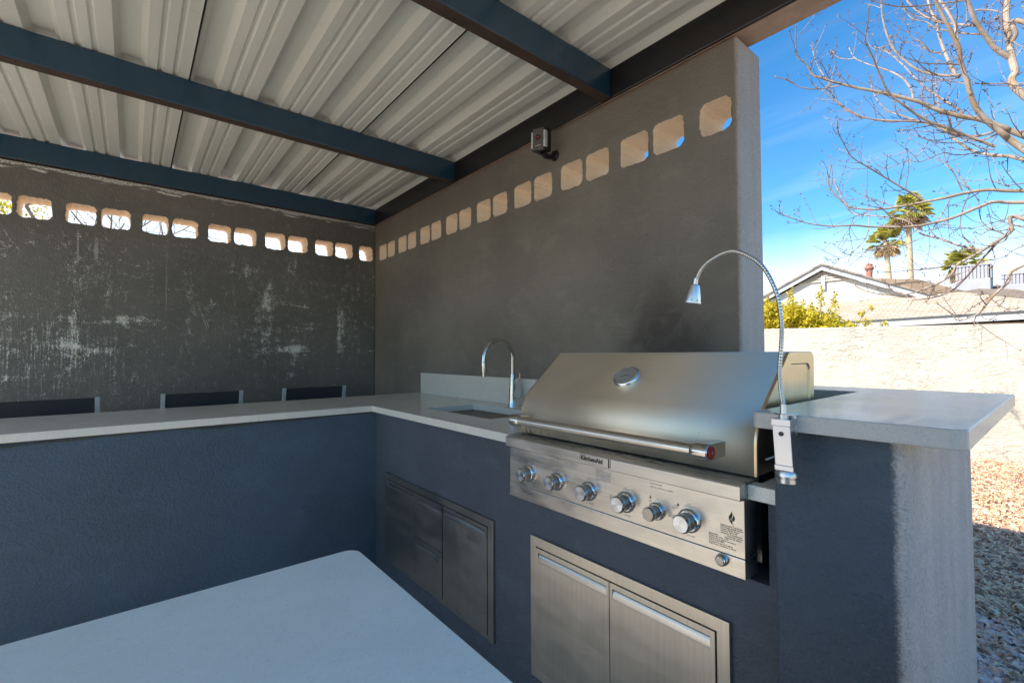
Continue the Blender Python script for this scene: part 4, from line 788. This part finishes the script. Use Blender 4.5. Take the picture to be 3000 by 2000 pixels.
 [[3.239,3.077,1.242,0.0047],[3.232,3.015,1.005,0.0041],[3.139,2.945,0.861,0.0036],[3.027,2.881,0.805,0.0032],[2.972,2.85,0.829,0.003]],
 [[3.267,3.086,1.227,0.0038],[3.149,3.055,1.163,0.0035],[3.033,2.989,0.944,0.0029],[3.086,2.966,0.864,0.0027]],
 [[3.403,3.142,1.232,0.0052],[3.321,3.121,1.287,0.0046],[3.209,3.083,1.365,0.0037],[3.124,3.05,1.439,0.003]],
 [[3.899,3.321,2.722,0.0082],[3.931,3.321,2.711,0.0075],[4.0,3.321,2.663,0.006],[4.052,3.321,2.617,0.0048],[4.093,3.321,2.646,0.0037]],
 [[4.8,3.4,1.613,0.021],[4.153,3.4,2.519,0.0183],[4.109,3.413,2.449,0.0168],[4.088,3.422,2.411,0.016]],
 [[4.8,3.4,1.06,0.006],[4.113,3.4,0.81,0.0052],[4.019,3.353,0.736,0.0046],[3.906,3.289,0.704,0.004],[3.79,3.211,0.626,0.0034],[3.673,3.136,0.608,0.0027]],
 [[4.8,3.4,0.353,0.009],[4.116,3.4,0.951,0.0078],[4.02,3.382,0.867,0.0063],[3.926,3.363,0.822,0.005],[3.811,3.336,0.742,0.0033]],
 [[4.8,3.4,1.149,0.006],[4.124,3.4,1.284,0.0052],[4.041,3.388,1.284,0.0046],[3.944,3.369,1.355,0.0038],[3.855,3.351,1.369,0.0032],[3.8,3.339,1.395,0.0028]],
 [[4.8,3.4,0.907,0.0048],[4.119,3.4,1.043,0.0042],[4.022,3.414,1.034,0.0038],[3.869,3.443,1.012,0.0031],[3.739,3.467,1.026,0.0026]],
]

# ================================================================== yard: boundary wall, gravel, litter
yw = lambda x: 6.29 - (x - 1.09) * .03
m_ = MB()
xs = [-9, -4, 1.09, 3.98, 9, 14]; zt_ = lambda x: .398 - (x - 1.09) * .0235 if -4 <= x <= 9 else (.518 if x < 0 else .212)
n = len(xs)
vs = []
for x in xs:
    z = zt_(x); y = yw(x); vs += [(x, y, FZ - .02), (x, y, z - .012), (x, y + .012, z), (x, y + .19, z), (x, y + .20, z - .012), (x, y + .20, FZ - .02)]
m_.add(vs, [(i * 6 + k, i * 6 + k + 1, (i + 1) * 6 + k + 1, (i + 1) * 6 + k) for i in range(n - 1) for k in range(5)])
o = m_.build('boundary_wall', 'white_stucco', loc=(3, 6.3, FZ)); tag(o, 'cream lace-textured stucco yard wall in full sun behind the pillar', 'wall')

def scatter(name, mat, count, area, fn):
    V = []; F = []
    off = 0
    for _ in range(count):
        vs, fs = fn(); V.append(vs); F += [tuple(i + off for i in f) for f in fs]; off += len(vs)
    V = np.concatenate(V); me = bpy.data.meshes.new(name); me.from_pydata(V.tolist(), [], F); me.materials.append(M[mat]); o = bpy.data.objects.new(name, me); C.objects.link(o); return o
bm = bmesh.new(); bmesh.ops.create_icosphere(bm, subdivisions=1, radius=1); ICV = np.array([v.co[:] for v in bm.verts]); ICF = [tuple(v.index for v in f.verts) for f in bm.faces]; bm.free()
rs_ = np.random.RandomState(3)
def in_yard(y):                                                     # the strip of yard the picture can see right of the pillar
    return rs_.uniform(max(3.45, 4.13 - (y - .2) * .14), min(5.6, 4.45 + max(0, y) * .12 + .25))
def st():
    y = .0 + 6.2 * rs_.rand() ** 1.5; x = in_yard(y) if rs_.rand() < .85 else rs_.uniform(4.0, 5.8)
    s = rs_.uniform(.006, .0145) * (1 if rs_.rand() < .9 else 1.5); sc = s * rs_.uniform(.65, 1.25, 3) * (1, 1, .7)
    a = rs_.uniform(0, 6.28); v = ICV * rs_.uniform(.78, 1.18, (12, 1)) * sc; c_, s_ = math.cos(a), math.sin(a)
    v = np.stack([v[:, 0] * c_ - v[:, 1] * s_, v[:, 0] * s_ + v[:, 1] * c_, v[:, 2]], 1); return v + (x, y, FZ - .009 + s * .55 + rs_.rand() * .008), ICF
tag(scatter('gravel', 'stone', 26000, None, st), 'pale pinkish gravel covering the yard beside the pillar', 'gravel', kind='stuff')
def lt():
    y = 1.45 + 4.7 * rs_.rand(); 
    if rs_.rand() < .05: y = .5 + 1.2 * rs_.rand()
    x = in_yard(y); L = rs_.uniform(.02, .10); wd = rs_.uniform(.0015, .006) if rs_.rand() < .8 else rs_.uniform(.008, .017); a = rs_.normal(.3, 1.0); h = rs_.uniform(.0, .02)
    if wd > .007: L *= .5
    d = np.array([math.cos(a), math.sin(a), 0]); p = np.array([-d[1], d[0], 0]); b = rs_.uniform(-.018, .022); vs = []; z0 = FZ + .012 + rs_.rand() * .012
    tl = rs_.uniform(-.6, .6)
    for i in range(4):
        t = i / 3 - .5; c = np.array([x, y, z0 + h * (1 - 4 * t * t)]) + d * t * L + p * b * (1 - 4 * t * t); ww = wd * (1 - abs(t) * .9) ; q = p * ww * math.cos(tl) + np.array([0, 0, ww * math.sin(tl)]); vs += [c - q, c + q]
    return np.array(vs), [(0, 1, 3, 2), (2, 3, 5, 4), (4, 5, 7, 6)]
tag(scatter('leaf_litter', 'straw', 17000, None, lt), 'dry straw-coloured leaves and stems lying on the gravel', 'leaf litter', kind='stuff')

# ================================================================== bare tree in the yard
def buds(mb, p, d, s, k=4):
    s *= 1.35
    for _ in range(k):
        u = Vector((random.gauss(0, 1), random.gauss(0, 1), random.gauss(.3, 1))).normalized(); c = p + u * s * .9; l = s * random.uniform(.7, 1.5); q = u.orthogonal().normalized() * s * .38; r = u.cross(q)
        mb.add([c - u * l * .5, c + q, c + r, c - q, c - r, c + u * l], [(0, 2, 1), (0, 3, 2), (0, 4, 3), (0, 1, 4), (5, 1, 2), (5, 2, 3), (5, 3, 4), (5, 4, 1)])
tree = thing('bare_tree', (4.80, 3.4, FZ), 'leafless budding tree with pale curving branches reaching over the yard wall', 'tree')
m_ = MB(); m_.tube(bez([(4.86, 3.42, FZ - .02), (4.82, 3.40, -.7), (4.80, 3.40, .1), (4.80, 3.4, .9), (4.86, 3.42, 1.6), (4.98, 3.5, 2.6), (5.05, 3.6, 4.0)], 5), [.10 - .0022 * i for i in range(31)], 14); m_.build('trunk', 'bark', tree, smooth=True)
tw = [MB(), MB()]; bd_ = [MB(), MB()]
def twig(p, d, L, r, depth, segs=6, up=.35):
    pts = [p]; q = p.copy(); dd = d.normalized(); sw = Vector((random.gauss(0, 1), random.gauss(0, 1), random.gauss(0, .6))) * .16
    for i in range(segs):
        dd = (dd + Vector((0, 0, up / segs)) + sw / segs + Vector((random.gauss(0, 1), random.gauss(0, 1), random.gauss(0, 1))) * .09).normalized(); q = q + dd * L / segs; pts.append(q)
    mb = tw[1 if random.random() < .5 else 0]; mb.tube(pts, [r * (1 - .55 * i / segs) for i in range(segs + 1)], 5)
    if depth > 0:
        for i in range(1, segs, 1):
            if random.random() < .42:
                s_ = random.choice((-1, 1)); ax_ = dd.orthogonal().normalized(); ax_ = Matrix.Rotation(random.uniform(0, 6.28), 3, dd) @ ax_
                twig(pts[i], (dd * .5 + ax_ * .9), L * random.uniform(.25, .5), r * .7, depth - 1, 4, up)
    for i in range(2, segs):
        if random.random() < .30: buds(bd_[0], pts[i], dd, r * 1.9, 2)
    if random.random() < .6: buds(bd_[0 if random.random() < .75 else 1], pts[-1], dd, max(.0048, r * 2.2), random.choice((3, 4, 6)))
    else: buds(bd_[1], pts[-1], dd, .0028, 2)
for L_ in LIMBS:
    P = bez([q[:3] for q in L_], 6); ra = []
    for i in range(len(L_) - 1): ra += [L_[i][3] + (L_[i + 1][3] - L_[i][3]) * k / 6 for k in range(6)]
    ra.append(L_[-1][3]); ra = [max(r * .86, .0022) for r in ra]
    m_ = MB(); m_.tube(P, ra, 10 if L_[0][3] > .015 else 7); m_.build('branch', 'bark' if L_[0][3] > .012 else 'twig', tree, smooth=True)
    acc = 0
    for i in range(1, len(P) - 1):
        seg = (P[i + 1] - P[i]).length; acc += seg; d = (P[i + 1] - P[i]).normalized()
        if acc > .075 and P[i].x < 4.6:
            acc = random.uniform(-.05, .03); a = d.orthogonal().normalized(); a = Matrix.Rotation(random.uniform(0, 6.28), 3, d) @ a
            if ra[i] < .0055: buds(bd_[0], P[i], d, .0060, 3)
            for s_ in (-1, 1):
                if random.random() < .40: twig(P[i], d * .75 + a * s_ * .8 + Vector((0, 0, .15)), random.uniform(.10, .36), max(.0026, min(.0040, ra[i] * .45)), 1 if random.random() < .6 else 0, up=.45)
        if ra[i] < .0042 and random.random() < .20: buds(bd_[0], P[i], d, .0042, 2)
    buds(bd_[1 if random.random() < .5 else 0], P[-1], d, .0065, 5)
for mb, mt, nm in ((tw[0], 'twig', 'twigs'), (tw[1], 'twig_dark', 'twigs'), (bd_[0], 'bud', 'buds'), (bd_[1], 'bud_green', 'buds')): tag(mb.build(nm, mt, tree, smooth=nm == 'twigs', fix=False), kind='stuff')

# ================================================================== plants behind the block wall on the left
def grow(rootobj, base, H, r0, seed, spread=.5, mat='bark', levels=4):
    rng = random.Random(seed); mbs = [MB() for _ in range(3)]
    def br(p, d, L, r, lv):
        pts = [p]; q = Vector(p); dd = Vector(d).normalized(); n_ = 5
        for i in range(n_):
            dd = (dd + Vector((rng.gauss(0, .12), rng.gauss(0, .12), rng.gauss(.03, .08)))).normalized(); q = q + dd * L / n_; pts.append(q.copy())
        mbs[0 if lv >= levels else 1 if lv >= levels - 1 else 2].tube(pts, [r * (1 - .45 * i / n_) for i in range(n_ + 1)], 8 if lv > 1 else 4)
        if lv > 0:
            for k in range(rng.choice((3, 4)) if lv < levels else 7):
                i = rng.randint(2, n_); a = dd.orthogonal().normalized(); a = Matrix.Rotation(rng.uniform(0, 6.28), 3, dd) @ a
                br(pts[i], dd * (1 - spread) + a * spread * rng.uniform(.7, 1.4), L * rng.uniform(.45, .7), r * rng.uniform(.4, .6), lv - 1)
    br(Vector(base), (rng.gauss(0, .05), rng.gauss(0, .05), 1), H, r0, levels)
    for mb, nm in zip(mbs, ('trunk', 'branch', 'twigs')):
        o_ = mb.build(nm, mat, rootobj, smooth=True, fix=False)
        if nm == 'twigs': tag(o_, kind='stuff')
def leaves(mb, c, rad, n_, size, rng, shape=1.0):
    for _ in range(n_):
        u = Vector((rng.gauss(0, 1), rng.gauss(0, 1), rng.gauss(0, 1))).normalized() * rad * rng.random() ** .45; u.z *= shape
        p = Vector(c) + u; a = Vector((rng.gauss(0, 1), rng.gauss(0, 1), rng.gauss(.2, 1))).normalized(); b = a.orthogonal().normalized(); b = Matrix.Rotation(rng.uniform(0, 6.28), 3, a) @ b; s_ = size * rng.uniform(.6, 1.3); c2 = a.cross(b)
        mb.add([p - b * s_, p + c2 * s_ * .45 + a * s_ * .1, p + b * s_, p - c2 * s_ * .45 + a * s_ * .1], [(0, 1, 2), (0, 2, 3)])
t = thing('bare_tree', (-3.3, -1.75, FZ), 'bare tree seen as branches through the cells of the stained wall', 'tree'); grow(t, (-3.3, -1.95, FZ), 2.3, .05, 11, .55)
t = thing('bare_tree', (-4.2, -.35, FZ), 'thinner bare tree glimpsed through the cells nearest the wall corner', 'tree'); grow(t, (-4.2, -.45, FZ), 2.2, .04, 5, .55)
t = thing('leafy_tree', (-3.6, -3.3, FZ), 'yellow-green leafy tree seen through the leftmost wall cells', 'tree')
rng = random.Random(5); m_ = MB(); m_.tube([(-3.6, -3.3, FZ), (-3.55, -3.25, .4), (-3.6, -3.2, 1.6)], [.06, .05, .03], 10); m_.build('trunk', 'bark', t, smooth=True)
m_ = MB()
for k in range(26): leaves(m_, (-3.6 + rng.gauss(0, .45), -3.25 + rng.gauss(0, .36), 1.6 + rng.gauss(0, .38)), .30, 130, .028, rng)
tag(m_.build('crown', 'leaf_yellow', t, fix=False), kind='stuff')

# ================================================================== bush over the yard wall
b_ = thing('citrus_bush', (1.0, 7.2, FZ), 'bright yellow-green bush showing above the yard wall with upright shoots', 'bush')
rng = random.Random(8); m_ = MB(); m_.tube([(1.0, 7.3, FZ), (1.05, 7.3, -.3), (.95, 7.25, .4)], [.05, .04, .02], 8)
shoots = [(1.00, .93), (1.22, 1.10), (1.38, .86), (1.66, 1.06), (1.86, .95), (1.52, .80), (.82, .98)]
for x, z in shoots: m_.tube([(x - .05, 7.2, .3), (x, 7.15, z - .2), (x + rng.uniform(-.03, .03), 7.1, z + .06)], [.008, .006, .003], 5)
m_.build('stem', 'twig', b_, smooth=True)
m_ = MB()
for k in range(190):
    x = rng.uniform(.1, 2.0); top_ = .86 - max(0, x - 1.25) * .50 + rng.gauss(0, .05)
    leaves(m_, (x, 7.15 + rng.uniform(-.25, .35), top_ - .1 - (top_ - .25) * rng.random() ** 1.4), .15, 110, .030, rng)
for x, z in shoots:
    for j in range(6): leaves(m_, (x + rng.gauss(0, .02), 7.12, z + .05 - j * .05), .02 + .014 * j, 12 + 5 * j, .024, rng)
for x, z, r_ in ((.75, .90, .12), (2.28, .46, .09), (2.50, .43, .06), (2.36, .70, .05), (2.22, .62, .06), (2.10, .45, .1)): leaves(m_, (x, 7.1, z), r_, int(700 * r_), .026, rng)
tag(m_.build('foliage', 'leaf_yellow', b_, fix=False), kind='stuff')
m_ = MB(); m_.tube([(2.0, 7.2, .25), (2.2, 7.12, .52), (2.36, 7.1, .74)], [.007, .005, .003], 5); m_.tube([(2.1, 7.2, .3), (2.5, 7.1, .44)], [.006, .003], 5); m_.build('stem', 'twig', b_)

# ================================================================== neighbour's house
hs = thing('house', (-.5, 18, FZ), 'single-storey white house with shingled gable roof beyond the yard wall', 'house')
GY = 19.0
PX, PZ = -1.74, 3.40; SL, SR = .488, .474
zl = lambda x: PZ - (SL * (PX - x) if x < PX else SR * (x - PX))
wl = -7.2; wr = 4.3
m_ = MB(); m_.prism([(wl, FZ), (3.9, FZ), (3.9, zl(3.9) - .18), (PX, PZ - .22), (wl, zl(wl) - .18)], GY, GY + 5, 'y'); m_.build('wall', 'house_wall', hs)
def strip(x0, x1, dz0, dz1, y0, y1, nm, mat, par=hs):
    m_ = MB(); m_.prism([(x0, zl(x0) + dz0), (x1, zl(x1) + dz0), (x1, zl(x1) + dz1), (x0, zl(x0) + dz1)], y0, y1, 'y'); return m_.build(nm, mat, par)
strip(wl - .4, PX, -.005, .06, GY - .27, GY + 5.2, 'roof', 'shingle_brown'); strip(PX, 4.35, -.005, .06, GY - .27, GY + 5.2, 'roof', 'shingle_brown')
strip(wl - .4, PX, -.20, -.006, GY - .25, GY - .21, 'fascia', 'fascia'); strip(PX, 3.1, -.20, -.006, GY - .25, GY - .21, 'fascia', 'fascia')
strip(wl - .4, PX, -.055, -.0, GY - .275, GY - .255, 'drip_edge', 'fascia_dark'); strip(PX, 3.1, -.055, -.0, GY - .275, GY - .255, 'drip_edge', 'fascia_dark')
for k in range(4):                                                  # overlapping boards in the gable peak
    za = PZ - .22 - .102 * (k + 1); zb = za + .088
    xa = PX - (PZ - .2 - zb) / SL; xb = PX + (PZ - .2 - zb) / SR; xa2 = PX - (PZ - .2 - za) / SL; xb2 = PX + (PZ - .2 - za) / SR
    if xb - xa < .1: continue
    m_ = MB(); m_.add([(xa, GY - .03, zb), (xb, GY - .03, zb), (xb2, GY - .075, za), (xa2, GY - .075, za), (xa, GY - .001, zb), (xb, GY - .001, zb), (xb2, GY - .001, za), (xa2, GY - .001, za)], [(0, 1, 2, 3), (4, 7, 6, 5), (0, 4, 5, 1), (2, 6, 7, 3), (0, 3, 7, 4), (1, 5, 6, 2)]); m_.build('board', 'siding', hs)
m_ = MB(); m_.box(PX - .06, PX + .06, GY - .10, GY - .08, PZ - .95, PZ - .42); m_.build('peak_post', 'house_wall', hs)
# rear roof, a little higher on the right
m_ = MB(); zr = lambda x: 2.62 - .475 * (x - .95); m_.prism([(-.4, zl(-.4) + .05), (.95, 2.62 - .02), (4.9, zr(4.9)), (4.9, zr(4.9) - .25), (-.4, zl(-.4) - .3)], GY + .8, GY + 6, 'y'); m_.build('rear_roof', 'shingle_brown', hs)
# lower front roof
ez = lambda x: .965 + (x + .7) * .018
FYE = 16.0
m_ = MB(); A_ = [(-4.2, FYE, ez(-4.2) + .03), (4.62, FYE, ez(4.62) + .03), (2.10, GY - .01, 1.96), (-4.2, GY - .01, 1.93)]
m_.add(A_ + [(x, y, z - .06) for x, y, z in A_], [(0, 1, 2, 3), (7, 6, 5, 4), (0, 4, 5, 1), (1, 5, 6, 2), (2, 6, 7, 3), (3, 7, 4, 0)]); m_.build('front_roof', 'shingle', hs)
m_ = MB(); B_ = [(4.62, FYE, ez(4.62) + .028), (5.4, 24, ez(4.62) + .3), (2.6, 24, 2.6), (2.10, GY - .01, 1.958)]
m_.add(B_ + [(x, y, z - .06) for x, y, z in B_], [(0, 1, 2, 3), (7, 6, 5, 4), (0, 4, 5, 1), (1, 5, 6, 2), (2, 6, 7, 3), (3, 7, 4, 0)]); m_.build('side_roof', 'shingle_brown', hs)
m_ = MB(); m_.add([(-4.2, FYE - .03, ez(-4.2) - .20), (4.62, FYE - .03, ez(4.62) - .20), (4.62, FYE - .03, ez(4.62) - .02), (-4.2, FYE - .03, ez(-4.2) - .02), (-4.2, FYE, ez(-4.2) - .20), (4.62, FYE, ez(4.62) - .20), (4.62, FYE, ez(4.62) - .02), (-4.2, FYE, ez(-4.2) - .02)], [(0, 1, 2, 3), (7, 6, 5, 4), (0, 4, 5, 1), (3, 2, 6, 7), (0, 3, 7, 4), (1, 5, 6, 2)]); m_.build('fascia', 'fascia', hs)
m_ = MB(); m_.add([(-4.2, FYE - .05, ez(-4.2) - .035), (4.62, FYE - .05, ez(4.62) - .035), (4.62, FYE - .05, ez(4.62) + .03), (-4.2, FYE - .05, ez(-4.2) + .03), (-4.2, FYE - .032, ez(-4.2) - .035), (4.62, FYE - .032, ez(4.62) - .035), (4.62, FYE - .032, ez(4.62) + .03), (-4.2, FYE - .032, ez(-4.2) + .03)], [(0, 1, 2, 3), (7, 6, 5, 4), (0, 4, 5, 1), (3, 2, 6, 7), (0, 3, 7, 4), (1, 5, 6, 2)]); m_.build('drip_edge', 'fascia_dark', hs)
m_ = MB(); m_.box(-4.0, 4.45, FYE + .55, GY, FZ, .80); m_.build('porch_wall', 'siding', hs)
m_ = MB(); m_.lathe([(0, 0), (.10, 0), (.11, .20), (.15, .24), (.155, .30), (.11, .36), (.12, .42), (.05, .47), (0, .48)], (-.567, GY + 1.2, 2.98), n=16); m_.lathe([(0, 0), (.1, 0), (.1, .7), (0, .7)], (-.567, GY + 1.2, 2.3), n=12); m_.build('chimney_cap', 'terracotta', hs, smooth=True, angle=40)

# roof-top air conditioners on the next building
fb = thing('flat_roofed_building', (4, 24, FZ), 'low flat-roofed building carrying the rooftop air conditioners', 'building')
m_ = MB(); m_.box(1.2, 9, 20.6, 27, FZ, 1.45); m_.build('wall', 'house_wall', fb)
m_ = MB(); m_.box(1.1, 9.1, 20.5, 27.1, 1.45, 1.53); m_.build('roof', 'fascia', fb)
def acu(x, y, wx, wy, z0, z1, label):
    t_ = thing('air_conditioner', (x + wx / 2, y, 1.53), label, 'air conditioner', 'rooftop air conditioners')
    zs_ = z0 + (z1 - z0) * .45
    m_ = MB(); m_.box(x, x + wx, y, y + wy, z0, zs_); m_.build('lower_case', 'ac_metal', t_, bevel=.02)
    m_ = MB(); m_.box(x + .03, x + wx - .03, y + .03, y + wy - .03, zs_, z1); m_.build('core', 'ac_dark', t_)
    nsl = max(6, int(wx / .09))
    for i in range(nsl + 1):
        xa = x + (wx - .03) * i / nsl; m_ = MB(); m_.box(xa, xa + .058, y, y + .03, zs_, z1 - .05); m_.build('slat', 'ac_metal', t_)
    for i in range(nsl + 1):
        ya = y + (wy - .03) * i / nsl; m_ = MB(); m_.box(x + wx - .03, x + wx, ya, ya + .035, zs_ + .001, z1 - .051); m_.build('slat', 'ac_metal', t_)
    m_ = MB(); m_.box(x - .02, x + wx + .02, y - .02, y + wy + .02, z1 - .05, z1); m_.build('lid', 'ac_metal', t_, bevel=.01)
    for i in (0, 1):
        for j in (0, 1): m_ = MB(); m_.box(x + .02 + i * (wx - .12), x + .10 + i * (wx - .12), y + .02 + j * (wy - .12), y + .10 + j * (wy - .12), 1.53, z0); m_.build('leg', 'fascia', t_)
    for zz_ in (z0 - .10, z0 - .24):
        m_ = MB(); m_.box(x - .1, x + wx + .25, y - .03, y + .015, zz_, zz_ + .045); m_.build('pipe', 'house_wall', t_)
acu(1.74, 21.2, .88, .9, 2.18, 3.10, 'large pale grey rooftop air conditioner, nearest the gable roof')
acu(2.86, 21.6, .56, .8, 2.02, 2.72, 'smaller pale rooftop air conditioner standing right of the large one')
acu(3.62, 21.8, .60, .8, 2.05, 2.80, 'rooftop air conditioner cut off by the right edge of the picture')

# ================================================================== palms
def palm(x, y, ztop, lean, R_, label, seed, n_=44):
    rng = random.Random(seed); t_ = thing('fan_palm', (x + lean, y, FZ), label, 'palm tree', 'fan palms beyond the house')
    m_ = MB(); m_.tube(bez([(x + lean, y, FZ), (x + lean * .5, y, ztop * .45), (x, y, ztop)], 8), [(.24 if ztop > 7 else .2) - .006 * i for i in range(17)], 12); m_.build('trunk', 'palm_trunk', t_, smooth=True)
    m_ = MB(); sk_ = MB()
    for k in range(n_):
        az = rng.uniform(0, 6.28); el = rng.uniform(-1.1, 1.35); dead = el < -.45
        d = Vector((math.cos(az) * math.cos(el), math.sin(az) * math.cos(el), math.sin(el))); st_ = R_ * rng.uniform(.45, .6); base = Vector((x, y, ztop + .1)); c = base + d * st_
        c.z -= .1 * R_ * (1 - d.z); side = d.cross(Vector((0, 0, 1))); side = side.normalized() if side.length > .05 else Vector((1, 0, 0)); upv = side.cross(d)
        tgt = sk_ if dead else m_
        tgt.add([base, base + side * .05, c + side * .03, c], [(0, 1, 2, 3)])
        fr = R_ * rng.uniform(.42, .58)
        for j in range(15):
            a = R(-105 + 210 * j / 14); dd = (d * math.cos(a) + side * math.sin(a)); tip = c + dd * fr - Vector((0, 0, 1)) * fr * rng.uniform(.15, .38); mid_ = c + dd * fr * .55 + upv * .03; wv = d.cross(dd); wv = (upv.cross(dd)).normalized() * fr * .055
            tgt.add([c, mid_ - wv, tip, mid_ + wv], [(0, 1, 2), (0, 2, 3)])
    o_ = m_.build('crown', 'leaf_palm', t_, fix=False)
    if sk_.v: sk_.build('dry_fronds', 'dry_frond', t_, fix=False)
palm(-2.66, 40, 9.9, .05, 1.35, 'tallest fan palm standing right of its shorter twin', 1, 52)
palm(-3.95, 40, 8.0, .42, 1.2, 'shorter fan palm just left of the tallest one', 2, 50)
palm(1.05, 30, 4.35, .0, .95, 'low fan palm crown poking up behind the large air conditioner', 3)
